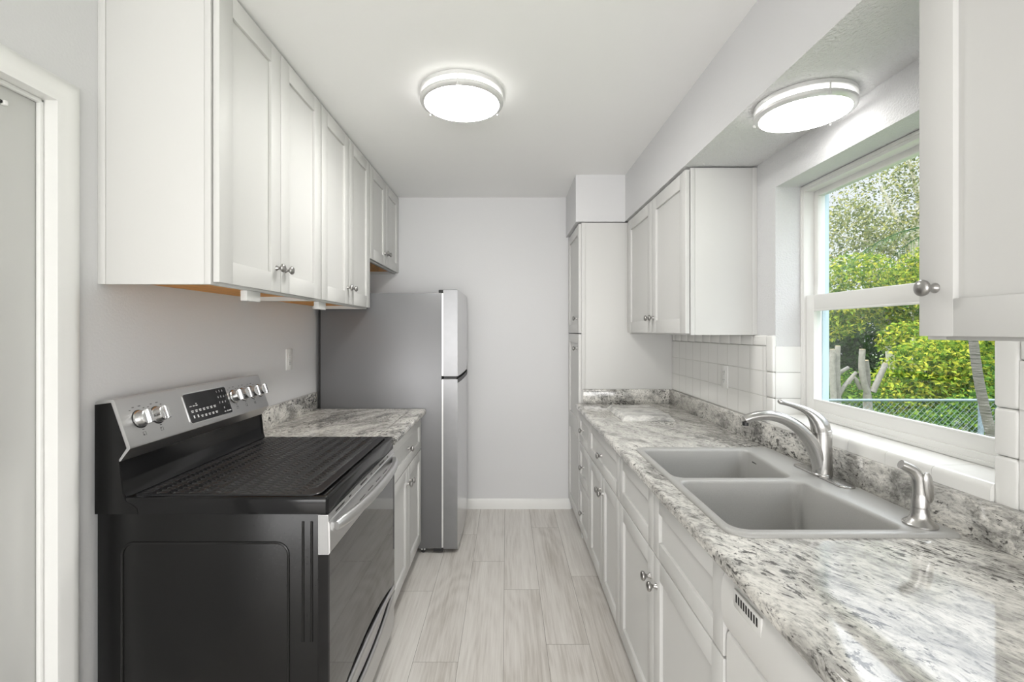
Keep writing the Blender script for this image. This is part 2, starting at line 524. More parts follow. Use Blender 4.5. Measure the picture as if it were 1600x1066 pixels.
# floor: planks with their own end joints
def build_floor():
    bm = bmesh.new()
    col = bm.loops.layers.float_color.new('plank')
    rng = random.Random(5)
    W, X0 = 0.19, -0.015
    known = {0: 2.485, 1: 2.05, -1: 2.79, -2: 1.94, -3: 2.47, 2: 2.62}
    Lp, g = 1.22, 0.0009
    def quad(a, b, c, d, z, mi, cval):
        vs_ = [bm.verts.new((x, y, z)) for x, y in ((a, c), (b, c), (b, d), (a, d))]
        f = bm.faces.new(vs_); f.material_index = mi
        for l in f.loops: l[col] = cval
    for i in range(-20, 20):
        xa, xb = X0 + i * W, X0 + (i + 1) * W
        y_far = YF + 0.1 if xb > XL and xa < XR else YK
        if xb - xa < 0.01: continue
        j = known.get(i, rng.uniform(1.5, 2.7))
        y = j - 5 * Lp
        while y < YF + 0.05:
            c = (rng.random(), rng.random(), rng.random(), 1)
            ya, yb = max(y, YB), min(y + Lp, y_far)
            if yb - ya > 0.01:
                quad(xa + g, xb - g, ya + g, yb - g, 0.0, 0, c)
            y += Lp
    for z_ in (-0.0012, -0.10):
        quad(XL - 0.06, XR + 0.06, YK, YF + 0.1, z_, 1, (0, 0, 0, 1)); quad(XA, XZ, YB, YK, z_, 1, (0, 0, 0, 1))
    me = bpy.data.meshes.new('floor')
    bm.to_mesh(me); bm.free()
    me.materials.append(M['floor']); me.materials.append(M['gap'])
    o = bpy.data.objects.new('floor', me); COL.objects.link(o)
    tag(o, kind='structure')
build_floor()

tag(MB().box(XL - 0.3, XG + 0.02, YK, YF + 0.3, ZC, ZC + 0.2).box(XA - 0.12, XZ + 0.12, YB, YK, ZC, ZC + 0.2).build('ceiling', M['ceiling'], smooth=False), kind='structure')
tag(MB().box(XL - 0.12, XG, YF, YF + 0.12, -0.1, ZC).build('wall_far', M['wall'], smooth=False), kind='structure')
# left wall with the door opening
DY0, DY1, DZ = 0.42, 1.228, 2.005
b = MB()
b.box(XL - 0.12, XL, YK, DY0, -0.1, ZC); b.box(XL - 0.12, XL, DY1, YF, -0.1, ZC); b.box(XL - 0.12, XL, DY0, DY1, DZ, ZC)
tag(b.build('wall_left', M['wall'], smooth=False), kind='structure')
# right wall with the deep window opening
WY0, WY1, WZ0, WZ1 = 1.049, 1.927, 1.034, 1.991
b = MB()
b.box(XR, XG, YK, WY0, -0.1, ZC); b.box(XR, XG, WY1, YF, -0.1, ZC)
b.box(XR, XG, WY0, WY1, -0.1, WZ0); b.box(XR, XG, WY0, WY1, WZ1, ZC)
tag(b.build('wall_right', M['rough_wall'], smooth=False), kind='structure')
# outer skin of the house, pale blue
b = MB()
b.box(XG, XG + 0.015, YK, WY0 - 0.002, -0.8, 2.6); b.box(XG, XG + 0.015, WY1 + 0.002, YF + 0.2, -0.8, 2.6)
b.box(XG, XG + 0.015, WY0, WY1, -0.8, WZ0 - 0.002); b.box(XG, XG + 0.015, WY0, WY1, WZ1 + 0.002, 2.6)
tag(b.build('wall_outside', M['blue'], smooth=False), kind='structure')
# unseen room behind the camera, made wide to spread the fill light
b = MB()
b.box(XA - 0.12, XA, YB, YK, -0.1, ZC); b.box(XZ, XZ + 0.12, YB, YK, -0.1, ZC)
b.box(XA, XL - 0.12, YK, YK + 0.12, -0.1, ZC); b.box(XG, XZ, YK, YK + 0.12, -0.1, ZC)
tag(b.build('wall_unseen_room', M['wall'], smooth=False), kind='structure')
# soffits: lowered box along the right wall and over the pantry
b = MB()
b.box(0.795, XR, YK, YF, ZS + 0.004, ZC)
tag(b.build('wall_soffit', M['wall'], smooth=False), kind='structure')
tag(MB().box(0.463, 0.795, 3.103, YF, ZS - 0.004, ZC).build('wall_pantry_soffit', M['wall'], smooth=False), kind='structure')
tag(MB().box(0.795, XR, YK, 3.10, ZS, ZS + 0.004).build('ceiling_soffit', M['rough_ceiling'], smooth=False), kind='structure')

# tiled backsplash on the right wall and into the window recess
TX = 1.108
def bull(x0, x1, y0, y1, z0, z1): return
b = MB()
b.box(TX, XR, WY1 + 0.05, 3.10, 0.95, 1.326)
tag(b.build('wall_tiles', M['tile'], smooth=False), kind='structure')
b = MB()
b.box(TX, XR, YK, WY0 - 0.05, 0.95, 1.326)
tag(b.build('wall_tiles_near', M['tile'], smooth=False), kind='structure')
b = MB()
# bullnose caps: rows of separate rounded tiles
y = WY1 + 0.051
while y < 3.09:
    b.box(TX - 0.001, XR, y, min(y + 0.1068, 3.10), 1.3268, 1.3725, 0.007, 3); y += 0.108
y = WY0 - 0.051
while y > -0.5:
    b.box(TX - 0.001, XR, y - 0.1068, y, 1.3268, 1.3725, 0.007, 3); y -= 0.108
for (a0, a1) in ((WY1 - 0.003, WY1 + 0.0495), (WY0 - 0.0495, WY0 + 0.003)):
    for z0, z1 in ((0.96, 1.1095), (1.1105, 1.2175), (1.2185, 1.3725)):
        b.box(TX - 0.002, XR + 0.004, a0, a1, z0, z1, 0.009, 4)
tag(b.build('trim_1', M['tile_plain']), kind='structure')
b = MB()
# recess sides
for (a0, a1) in ((WY1 - 0.006, WY1), (WY0, WY0 + 0.006)):
    for z0, z1 in ((1.04, 1.1095), (1.1105, 1.2175), (1.2185, 1.326)):
        b.box(XR - 0.002, 1.226, a0, a1, z0, z1, 0.0015, 2)
# sill tiles with rounded nose
prof = [(1.226, 1.030)]
prof += [(1.226, 1.044)] + [(1.112 + 0.014 * -math.sin(t), 1.028 + 0.015 * math.cos(t)) for t in [k * PI / 2 / 6 for k in range(7)]]
prof += [(1.098, 0.998), (1.121, 0.998), (1.121, 1.030)]
y = WY0
for k in range(6):
    y1 = min(WY1, WY0 + (k + 1) * (WY1 - WY0) / 6)
    b.prism(prof, 'y', y + 0.0006, y1 - 0.0006); y = y1
tag(b.build('trim_2', M['tile_plain']), kind='structure')

# baseboards
b = MB()
bp_ = [(0, 0), (0, 0.066), (0.004, 0.076), (0.012, 0.079), (0.014, 0.079), (0.014, 0)]
b.prism([(YF - 0.014 + p[0], p[1]) for p in [(0.0, 0.0), (0.0, 0.064), (0.003, 0.073), (0.009, 0.079), (0.014, 0.079), (0.014, 0.0)]], 'x', XL, 0.5)
tag(b.build('baseboard_far', M['trim']), kind='structure')

# door on the left: casing, jamb with stop, slab
b = MB()
cw, ct = 0.067, 0.018
def casing_profile(u):   # u 0 (inner) .. 1 (outer): thickness
    return [0.010, 0.013, 0.014, 0.017, 0.018, 0.015, 0.006][int(round(u * 6))]
def cas_pt(k, y, z): return (XL + casing_profile(k / 6), y, z)
for k in range(6):
    u0, u1 = k / 6 * cw, (k + 1) / 6 * cw
    t0, t1 = casing_profile(k / 6), casing_profile((k + 1) / 6)
    i0, i1 = -0.0035 + u0, -0.0035 + u1
    # far jamb leg + head, mitred
    for (A, B, C, D) in (((DY1 + i0, 0), (DY1 + i1, 0), (DY1 + i1, DZ + i1), (DY1 + i0, DZ + i0)),
                         ((DY1 + i0, DZ + i0), (DY1 + i1, DZ + i1), (DY0 - i1, DZ + i1), (DY0 - i0, DZ + i0)),
                         ((DY0 - i0, DZ + i0), (DY0 - i1, DZ + i1), (DY0 - i1, 0), (DY0 - i0, 0))):
        f = [b.bm.verts.new((XL + t, p[0], p[1])) for p, t in ((A, t0), (B, t1), (C, t1), (D, t0))]
        b.bm.faces.new(f)
bmesh.ops.remove_doubles(b.bm, verts=b.bm.verts[:], dist=1e-5)
# close towards the wall
ed = [e for e in b.bm.edges if e.is_boundary]
r = bmesh.ops.extrude_edge_only(b.bm, edges=ed)
for v in [g for g in r['geom'] if isinstance(g, bmesh.types.BMVert)]:
    v.co.x = XL
tag(b.build('trim_3', M['trim'], angle=25), kind='structure')
d = thing('door_1', (XL - 0.05, (DY0 + DY1) / 2, 0), kind='structure')
MB().box(XL - 0.080, XL - 0.040, DY0 + 0.004, DY1 - 0.004, 0.008, DZ - 0.004, 0.002).build('door_slab', M['door'], d)
b = MB()
b.box(XL - 0.118, XL + 0.004, DY1 - 0.002, DY1 + 0.0, 0, DZ); b.box(XL - 0.118, XL + 0.004, DY0, DY0 + 0.002, 0, DZ)
b.box(XL - 0.118, XL + 0.004, DY0, DY1, DZ - 0.002, DZ)
b.box(XL - 0.0395, XL - 0.026, DY1 - 0.014, DY1 - 0.002, 0, DZ - 0.002, 0.004); b.box(XL - 0.0395, XL - 0.026, DY0 + 0.002, DY0 + 0.014, 0, DZ - 0.002, 0.004)
b.box(XL - 0.0395, XL - 0.026, DY0 + 0.002, DY1 - 0.002, DZ - 0.014, DZ - 0.002, 0.004)
b.build('jamb', M['trim'], d)
h = MB().box(XL - 0.040, XL - 0.032, 0.98, 1.130, 1.947, 1.955, 0.002).build('latch', M['rubber'], d)
MB().box(XL - 0.040, XL - 0.028, 1.1305, 1.140, 1.944, 1.957, 0.003).build('latch_end', M['trim'], h)

# window: vinyl single-hung unit
wn = thing('window_1', (1.26, (WY0 + WY1) / 2, WZ0 + 0.01), kind='structure')
FX0, FX1 = 1.226, 1.302
def frame(name, x0, x1, ya, yb, za, zb, wl, wt, wb, m, parent, bev=0.003):
    q = MB()
    q.box(x0, x1, ya, ya + wl, za, zb, bev); q.box(x0, x1, yb - wl, yb, za, zb, bev)
    q.box(x0 + 0.0005, x1 - 0.0005, ya + wl - 0.002, yb - wl + 0.002, za, za + wb, bev)
    q.box(x0 + 0.0005, x1 - 0.0005, ya + wl - 0.002, yb - wl + 0.002, zb - wt, zb, bev)
    return q.build(name, m, parent)
za, zb = 1.045, 1.9885
frame('outer_frame', FX0, FX1, WY0 + 0.001, WY1 - 0.001, za, zb, 0.018, 0.024, 0.030, M['vinyl'], wn)
frame('outer_casing', 1.3025, 1.324, WY0 + 0.001, WY1 - 0.001, za, zb, 0.020, 0.026, 0.028, M['blue'], wn)
frame('inner_stop', FX0 - 0.004, FX0 + 0.010, WY0 + 0.0005, WY1 - 0.0005, za - 0.0005, zb + 0.0005, 0.010, 0.013, 0.012, M['vinyl'], wn, 0.002)
up = frame('upper_sash', 1.268, 1.298, WY0 + 0.015, WY1 - 0.015, 1.482, zb - 0.012, 0.028, 0.034, 0.030, M['vinyl'], wn)
MB().box(1.281, 1.285, WY0 + 0.040, WY1 - 0.040, 1.508, zb - 0.042).build('pane', M['glass'], up)
lo = frame('lower_sash', 1.233, 1.263, WY0 + 0.022, WY1 - 0.022, za + 0.012, 1.536, 0.048, 0.062, 0.058, M['vinyl'], wn)
MB().box(1.246, 1.250, WY0 + 0.066, WY1 - 0.066, za + 0.064, 1.478).build('pane', M['glass'], lo)
frame('glazing_bead', 1.2315, 1.240, WY0 + 0.066, WY1 - 0.066, za + 0.066, 1.478, 0.006, 0.008, 0.008, M['vinyl'], lo, 0.002)
if False: lk = MB().box(1.228, 1.252, 1.46, 1.52, 1.536, 1.548, 0.004).build('sash_lock', M['plastic'], wn)

# ------------------------------------------------------------------ cabinets
KNOB = None
def knob(parent, x, y, z, sg):
    """mushroom knob on a front that faces sg*X (sg=+1 faces +X)."""
    global KNOB
    if KNOB is None or True:
        prof = [(0.0095, 0.0), (0.0095, 0.002), (0.0065, 0.006), (0.0052, 0.011), (0.0058, 0.015), (0.0105, 0.018), (0.0148, 0.0215),
                (0.0158, 0.025), (0.0148, 0.0285), (0.0115, 0.0315), (0.006, 0.0332), (0.0, 0.0336)]
        q = MB().lathe(prof, (x, y, z), (sg, 0, 0), 24)
        return q.build('knob', M['nickel'], parent, loc=(x, y, z), angle=50)

def front(name, parent, xf, sg, y0, y1, z0, z1, st=0.068, rail=None, th=0.0185, knob_at=None, mid=None):
    """shaker front: xf = outer face, sg = +1 faces +X."""
    rail = rail or st
    xb = xf - sg * th
    q = MB()
    bv = 0.0011
    q.box(xb, xf, y0, y0 + st, z0, z1, bv); q.box(xb, xf, y1 - st, y1, z0, z1, bv)
    e = 0.0003
    q.box(xb, xf - sg * e, y0 + st - 0.0008, y1 - st + 0.0008, z0, z0 + rail, bv)
    q.box(xb, xf - sg * e, y0 + st - 0.0008, y1 - st + 0.0008, z1 - rail, z1, bv)
    if mid:
        q.box(xb, xf - sg * e, y0 + st - 0.0008, y1 - st + 0.0008, mid[0], mid[1], bv)
    q.box(xb + sg * 0.002, xf - sg * 0.0105, y0 + st - 0.006, y1 - st + 0.006, z0 + rail - 0.006, z1 - rail + 0.006)
    o = q.build(name, M['cab'], parent)
    if knob_at:
        knob(o, xf, knob_at[0], knob_at[1], sg)
    return o

def upper(label, group, sg, xw, xc, xf, y0, y1, z0, z1, ybreaks, knobs, near_filler=0.0, orange=True):
    """wall cabinet: xw wall side, xc carcass front, xf door face. ybreaks: list of (ya,yb)."""
    t = thing('wall_cabinet', ((xw + xc) / 2, (y0 + y1) / 2, z0), label, 'cabinet', group)
    q = MB()
    s = 0.018
    lo_, hi_ = (xw, xc)
    q.box(lo_, hi_ - sg * 0.0195, y0, y0 + s, z0, z1, 0.001); q.box(lo_, hi_ - sg * 0.0195, y1 - s, y1, z0, z1, 0.001)
    q.box(lo_, hi_ - sg * 0.02, y0 + s, y1 - s, z1 - s, z1)
    q.box(lo_, lo_ + sg * 0.008, y0 + s, y1 - s, z0 + 0.02, z1 - s)
    # face frame
    f = 0.038
    q.box(hi_ - sg * 0.019, hi_, y0, y0 + f, z0, z1, 0.001); q.box(hi_ - sg * 0.019, hi_, y1 - f, y1, z0, z1, 0.001)
    q.box(hi_ - sg * 0.019, hi_, y0 + f, y1 - f, z0, z0 + f, 0.001); q.box(hi_ - sg * 0.019, hi_, y0 + f, y1 - f, z1 - f, z1, 0.001)
    # thin scribe strip against the wall on the near end
    q.box(lo_, lo_ + sg * 0.022, y0 - 0.003, y0, z0, z1, 0.001)
    q.build('carcass', M['cab'], t, smooth=True)
    MB().box(lo_ + sg * 0.001, hi_ - sg * 0.0195, y0 + s, y1 - s, z0 + 0.018, z0 + 0.030).build('bottom_panel', M['orange'] if orange else M['cab'], t, smooth=False)['label'] = 'orange raw plywood underside' if orange else 'white underside'
    for (a, b_), kn in zip(ybreaks, knobs):
        front('door', t, xf, sg, a, b_, z0 + 0.007, z1 - 0.007, knob_at=kn)
    return t

XCL, XFL = -0.8705, -0.848
ys = [1.357, 2.112, 2.868, 3.620]
zt = 2.437
lab = ['tall white wall cabinet above the range, nearest of the left row', 'tall white wall cabinet above the small left counter, beside the range cabinet', 'short white wall cabinet over the refrigerator at the far wall']
for i in range(3):
    z0 = 1.528 if i < 2 else 1.837
    a, b_ = ys[i], ys[i + 1]
    c = (a + b_) / 2
    kz = z0 + 0.094
    t = upper(lab[i], None, 1, XL, XCL, XFL, a + 0.0008, b_ - 0.0008, z0, zt,
              [(a + 0.006, c - 0.0015), (c + 0.0015, b_ - 0.005)], [(c - 0.034, kz), (c + 0.034, kz)])
    if i < 2:
        q = MB()
        ya_ = 1.55 if i == 0 else 2.14
        q.box(XCL - 0.024, XCL - 0.001, ya_, ya_ + 0.085, z0 - 0.036, z0 - 0.0005, 0.002)
        q.build('block', M['cab'], t)
# right wall cabinets
XCR, XFR = 0.8235, 0.801
c = 2.558
upper('white wall cabinet between the pantry and the window', None, -1, XR, XCR, XFR, 2.069, 3.0985, 1.373, 2.122,
      [(2.073, c - 0.0015), (c + 0.0015, 3.058)], [(c - 0.034, 1.463), (c + 0.034, 1.463)], orange=False)
upper('white wall cabinet in the right foreground, cut off by the picture edge', None, -1, XR, XCR, XFR, 0.080, 0.904, 1.373, 2.122,
      [(0.086, 0.4905), (0.4935, 0.898)], [(0.455, 1.47), (0.864, 1.47)], orange=False)

# pantry
t = thing('pantry_cabinet', (0.8, 3.36, 0), 'tall white pantry cabinet in the far right corner', 'cabinet')
XPF = 0.482
q = MB()
XP2 = 1.1075
q.box(XPF + 0.019, XP2, 3.1, 3.118, 0.0, ZS - 0.012, 0.001); q.box(XPF + 0.019, XP2, YF - 0.020, YF - 0.002, 0.085, ZS - 0.012, 0.001)
q.box(XPF + 0.019, XPF + 0.038, 3.118, YF - 0.02, 0.085, 0.12); q.box(XPF + 0.019, XPF + 0.038, 3.118, YF - 0.02, ZS - 0.05, ZS - 0.012)
q.box(XPF + 0.019, XP2, 3.118, YF - 0.02, 0.085, 0.10); q.box(XPF + 0.019, XP2, 3.118, YF - 0.02, ZS - 0.03, ZS - 0.013)
q.box(XP2 - 0.012, XP2 - 0.004, 3.118, YF - 0.02, 0.1, ZS - 0.03)
# corner strips of the side panel
q.box(XPF + 0.020, XPF + 0.045, 3.097, 3.1, 0.91, ZS - 0.012, 0.001)
q.build('carcass', M['cab'], t)
front('door', t, XPF, -1, 3.106, YF - 0.006, 1.378, ZS - 0.018, st=0.06, knob_at=(3.18, 1.478))
front('door', t, XPF, -1, 3.106, YF - 0.006, 0.090, 1.370, st=0.06, knob_at=(3.18, 1.272), mid=(0.665, 0.785))
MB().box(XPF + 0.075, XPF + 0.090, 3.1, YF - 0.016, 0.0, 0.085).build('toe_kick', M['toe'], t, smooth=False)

def base(label, sg, xw, xf, y0, y1, fronts, ztop=0.868, shell='base_cabinet', name='base_cabinet', deep=0.56):
    """base cabinet; fronts: list of (kind, ya, yb, za, zb, knob(y,z) or None)"""
    xc = xf - sg * 0.019
    xw = xw + sg * 0.035
    t = thing(name, (xc - sg * 0.3, (y0 + y1) / 2, 0), label, 'cabinet')
    q = MB()
    s = 0.016
    q.box(xw, xc - sg * 0.0195, y0, y0 + s, 0.085, ztop, 0.001); q.box(xw, xc - sg * 0.0195, y1 - s, y1, 0.085, ztop, 0.001)
    q.box(xw, xc - sg * 0.02, y0 + s, y1 - s, 0.085, 0.1); q.box(xw, xw + sg * 0.006, y0 + s, y1 - s, 0.1, ztop)
    f = 0.036
    q.box(xc - sg * 0.019, xc, y0, y0 + f, 0.085, ztop, 0.001); q.box(xc - sg * 0.019, xc, y1 - f, y1, 0.085, ztop, 0.001)
    q.box(xc - sg * 0.019, xc, y0 + f, y1 - f, ztop - 0.03, ztop, 0.001); q.box(xc - sg * 0.019, xc, y0 + f, y1 - f, 0.085, 0.11, 0.001)
    q.box(xc - sg * 0.019, xc, y0 + f, y1 - f, 0.645, 0.675, 0.001)
    q.build('carcass', M['cab'], t)
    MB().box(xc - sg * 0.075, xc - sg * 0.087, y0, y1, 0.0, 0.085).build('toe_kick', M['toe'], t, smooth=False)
    for (k, ya, yb, za_, zb_, kn) in fronts:
        st = 0.060 if k == 'door' else 0.052
        front(k, t, xf, sg, ya, yb, za_, zb_, st=st, rail=(0.06 if k == 'door' else 0.052), knob_at=kn)
    return t

XB = 0.482
YD0, YD1, YD2, YD3 = 1.027, 1.981, 2.705, 3.0995
g = 0.0025
m_ = (YD2 + YD3) / 2
base('narrow white base cabinet with three drawers beside the pantry', -1, XR, XB, YD2, YD3 - 0.0005,
     [('drawer', YD2 + g, YD3 - 0.012, 0.665, 0.862, (m_, 0.765)), ('drawer', YD2 + g, YD3 - 0.012, 0.408, 0.659, (m_, 0.533)), ('drawer', YD2 + g, YD3 - 0.012, 0.092, 0.402, (m_, 0.247))])
m_ = (YD1 + YD2) / 2
base('white base cabinet with one wide drawer over two doors, next to the drawer stack', -1, XR, XB, YD1 + 0.0005, YD2 - 0.0005,
     [('drawer', YD1 + g, YD2 - g, 0.665, 0.862, (m_, 0.758)), ('door', YD1 + g, m_ - 0.0015, 0.092, 0.659, (m_ - 0.032, 0.576)), ('door', m_ + 0.0015, YD2 - g, 0.092, 0.659, (m_ + 0.032, 0.576))])
m_ = 1.52
base('white sink base cabinet with two blank drawer fronts above two doors', -1, XR, XB, YD0, YD1 - 0.0005,
     [('false_front', YD0 + g, m_ - 0.0015, 0.665, 0.862, None), ('false_front', m_ + 0.0015, YD1 - g, 0.665, 0.862, None),
      ('door', YD0 + g, m_ - 0.0015, 0.092, 0.659, (m_ - 0.032, 0.568)), ('door', m_ + 0.0015, YD1 - g, 0.092, 0.659, (m_ + 0.032, 0.568))])
m_ = 0.015  # unseen cabinet added to fill the gap under the counter and block stray light
base('unseen white base cabinet added on the near side of the dishwasher at the counter end', -1, XR, XB, -0.385, 0.415,
     [('drawer', -0.3825, 0.4125, 0.665, 0.862, (m_, 0.758)), ('door', -0.3825, m_ - 0.0015, 0.092, 0.659, (m_ - 0.032, 0.576)), ('door', m_ + 0.0015, 0.4125, 0.092, 0.659, (m_ + 0.032, 0.576))])
m_ = 2.49
base('white base cabinet with a drawer between the range and the refrigerator', 1, XL, -0.532, 2.1115, 2.866,
     [('drawer', 2.1135, 2.863, 0.665, 0.862, (m_, 0.758)), ('door', 2.1135, m_ - 0.0015, 0.092, 0.659, (m_ - 0.032, 0.576)), ('door', m_ + 0.0015, 2.863, 0.092, 0.659, (m_ + 0.032, 0.576))])

# ------------------------------------------------------------------ countertops
ZT = 0.908
def nose(xf, sg, depth=0.09):
    """front strip profile with eased edges; xf front, body towards -sg."""
    r, th = 0.013, 0.036
    p = [(xf - sg * depth, ZT)]
    p += [(xf - sg * r + sg * r * math.sin(a), ZT - r + r * math.cos(a)) for a in [k * PI / 2 / 5 for k in range(6)]]
    p += [(xf - sg * r + sg * r * math.cos(a), ZT - th + r - r * math.sin(a)) for a in [k * PI / 2 / 5 for k in range(6)]]
    p += [(xf - sg * depth, ZT - th)]
    return p
t = thing('countertop', (0.79, 1.5, ZT - 0.036), 'long grey and white granite countertop with the sink set into it', 'countertop')
q = MB()
q.prism(nose(0.460, -1), 'y', -0.40, 3.0985)
q.box(0.55, 1.105, -0.40, 1.095, ZT - 0.036, ZT); q.box(0.55, 1.105, 1.865, 3.0985, ZT - 0.036, ZT)
q.box(1.04, 1.105, 1.095, 1.865, ZT - 0.036, ZT)
q.build('slab', M['granite_R'], t)
MB().box(1.083, 1.1065, -0.40, 3.0985, ZT, 1.003, 0.0025).build('backsplash', M['granite_R'], t)
MB().box(0.508, 1.0828, 3.077, 3.0965, ZT, 1.003, 0.0025).build('side_splash', M['granite_R'], t)
t = thing('countertop', (-0.85, 2.48, ZT - 0.036), 'short white granite countertop between the range and the refrigerator', 'countertop')
q = MB()
q.prism(nose(-0.503, 1), 'y', 2.108, 2.868); q.box(XL + 0.001, -0.59, 2.108, 2.868, ZT - 0.036, ZT)
q.build('slab', M['granite_L'], t)
MB().box(XL + 0.001, XL + 0.022, 2.108, 2.868, ZT, 1.012, 0.0025).build('backsplash', M['granite_L'], t)

# loose granite board
t = thing('granite_board', (0.757, 2.665, ZT), 'small loose rectangle of granite with sloping edges lying on the long counter near the pantry', 'cutting board')
q = MB()
rr = []
for (ins, z) in ((0, ZT + 0.0005), (0.0, ZT + 0.006), (0.020, ZT + 0.028), (0.022, ZT + 0.0285)):
    rr.append([(0.617 + ins, 2.464 + ins, z), (0.897 - ins, 2.464 + ins, z), (0.897 - ins, 2.862 - ins, z), (0.617 + ins, 2.862 - ins, z)])
q.loops(rr)
q.build('slab', M['granite_board'], t, smooth=False)

# ------------------------------------------------------------------ sink
def build_sink():
    zt_ = ZT + 0.010
    t = thing('kitchen_sink', (0.79, 1.48, ZT), 'grey composite double bowl sink set into the granite counter', 'sink')
    outer = [(0.521, 1.072), (1.066, 1.072), (1.066, 1.888), (0.521, 1.888)]
    orad = [0.055, 0.020, 0.020, 0.030]
    near = [(0.546, 1.106), (0.952, 1.106), (0.944, 1.24), (0.918, 1.460), (0.546, 1.460)]
    far = [(0.546, 1.496), (0.918, 1.496), (0.936, 1.66), (0.956, 1.848), (0.546, 1.848)]
    nr = [0.038, 0.026, 0.30, 0.030, 0.032]
    fr = [0.032, 0.030, 0.30, 0.035, 0.032]
    bm = bmesh.new()
    def ring(pts, z): return [bm.verts.new((p.x, p.y, z)) for p in pts]
    def bridge(a, b_):
        n = len(a)
        for i in range(n):
            j = (i + 1) % n
            bm.faces.new((a[i], a[j], b_[j], b_[i]))
    def ring_edges(a):
        es = []
        for i in range(len(a)):
            u, v = a[i], a[(i + 1) % len(a)]
            e = bm.edges.get((u, v)) or bm.edges.new((u, v))
            es.append(e)
        return es
    # outer rolled rim
    o_top = ring(rounded(outer, orad, 0.010), zt_)
    prev = o_top
    for ins, z in ((0.006, zt_ - 0.001), (0.002, zt_ - 0.004), (0.0, zt_ - 0.0075), (0.0, ZT + 0.0002), (0.022, ZT + 0.0002), (0.022, ZT - 0.03)):
        k = ring(rounded(outer, orad, ins), z); bridge(prev, k); prev = k
    edges = ring_edges(o_top)
    for pts, rad in ((near, nr), (far, fr)):
        top = ring(rounded(pts, rad, -0.010), zt_)
        edges += ring_edges(top)
        prev = top
        for ins, z in ((-0.005, zt_ - 0.0015), (-0.0015, zt_ - 0.005), (0.0, zt_ - 0.011), (0.004, zt_ - 0.10), (0.008, zt_ - 0.185), (0.014, zt_ - 0.203), (0.024, zt_ - 0.212), (0.04, zt_ - 0.214)):
            k = ring(rounded(pts, rad, ins), z); bridge(prev, k); prev = k
        bm.faces.new(prev)
        # outside of the bowl
    bmesh.ops.triangle_fill(bm, edges=edges, use_beauty=True, use_dissolve=False)
    q = MB(); q.bm.free(); q.bm = bm
    o = q.build('basin', M['sink'], t, angle=50)
    for (x, y) in ((0.745, 1.29), (0.745, 1.67)):
        z = zt_ - 0.214
        MB().lathe([(0.0, 0.004), (0.018, 0.003), (0.030, 0.0015), (0.040, 0.003), (0.044, 0.0035), (0.046, 0.001), (0.046, 0.0002)], (x, y, z), n=28).build('drain', M['brushed'], t)
    # small printed mark high on the wall of the far bowl
    mk = MB()
    for k in range(4):
        mk.box(0.9445, 0.9465, 1.745 + k * 0.010, 1.751 + k * 0.010, 0.884, 0.888)
    mk.build('maker_mark', M['ink'], t, smooth=False)
    return t
build_sink()

# faucet: px -> X,z in its own vertical plane
def fp(px, py, s=480.0): return ((px - 792) / s, EYE - (py - 518) / s)
ZDK = ZT + 0.0102
FY = 1.505
FXc = 1.027
t = thing('kitchen_faucet', (FXc, FY, ZDK), 'brushed nickel single lever faucet on the sink deck by the window', 'faucet')
cap_ = [(FXc + 0.0245 * math.cos(a), FY + 0.128 - 0.0245 + 0.0245 * math.sin(a)) for a in [k * PI / 8 for k in range(9)]]
cap_ += [(FXc - 0.0245 * math.cos(a), FY - 0.128 + 0.0245 - 0.0245 * math.sin(a)) for a in [k * PI / 8 for k in range(9)]]
q = MB()
def plate(ins, z): 
    cx, cy = FXc, FY
    return [(cx + (p[0] - cx) * (1 - ins / 0.0245), cy + (p[1] - cy) * (1 - ins / 0.128), z) for p in cap_]
q.loops([plate(0, ZDK), plate(0, ZDK + 0.003), plate(0.002, ZDK + 0.0055), plate(0.004, ZDK + 0.006)])
q.build('deck_plate', M['brushed'], t)
MB().lathe([(0.0300, 0.006), (0.0300, 0.009), (0.0285, 0.011), (0.0285, 0.03), (0.0278, 0.08), (0.0272, 0.134), (0.0272, 0.138), (0.0262, 0.1385), (0.0262, 0.1405), (0.0272, 0.141), (0.0272, 0.150), (0.020, 0.158), (0.0, 0.160)], (FXc, FY, ZDK), n=36).build('body', M['brushed'], t)
sp = [(1284, 744, 11.5), (1282, 725, 12.2), (1276, 706, 11.8), (1264, 686, 10.4), (1247, 668, 9.4), (1227, 655.8, 8.6), (1207, 650.0, 8.1), (1190, 649.5, 7.7), (1175, 652, 7.1), (1163, 656.5, 6.1)]
# refine by Catmull-Rom
def smooth_path(P, k=4):
    out = []
    n = len(P)
    for i in range(n - 1):
        p0, p1, p2, p3 = P[max(i - 1, 0)], P[i], P[i + 1], P[min(i + 2, n - 1)]
        for j in range(k):
            u = j / k
            out.append(tuple(0.5 * (2 * b_ + (c_ - a_) * u + (2 * a_ - 5 * b_ + 4 * c_ - d_) * u * u + (3 * b_ - a_ - 3 * c_ + d_) * u ** 3) for a_, b_, c_, d_ in zip(p0, p1, p2, p3)))
    out.append(P[-1])
    return out
S = smooth_path(sp)
path = [(fp(a, b_)[0], FY, fp(a, b_)[1]) for a, b_, r_ in S]
so = MB().tube(path, [r_ / 480 for a, b_, r_ in S], 20, up=(0, 1, 0)).build('spout', M['brushed'], t, angle=60)
e0, e1 = Vector(path[-1]), Vector(path[-3])
MB().lathe([(0.009, 0.0), (0.0095, -0.004), (0.0095, -0.012), (0.0, -0.0125)], e0 + Vector((0.004, 0, -0.006)), n=20).build('aerator', M['rubber'], so)
hd = [(1283, 673, 13.2), (1281, 664, 13.0), (1275.5, 655, 10.8), (1267, 646.5, 7.6), (1256.5, 640, 5.4), (1245, 635.5, 4.2), (1234, 632, 3.6), (1226, 629.7, 3.8), (1220, 627.7, 4.3), (1216.5, 626.8, 2.5)]
S = smooth_path(hd)
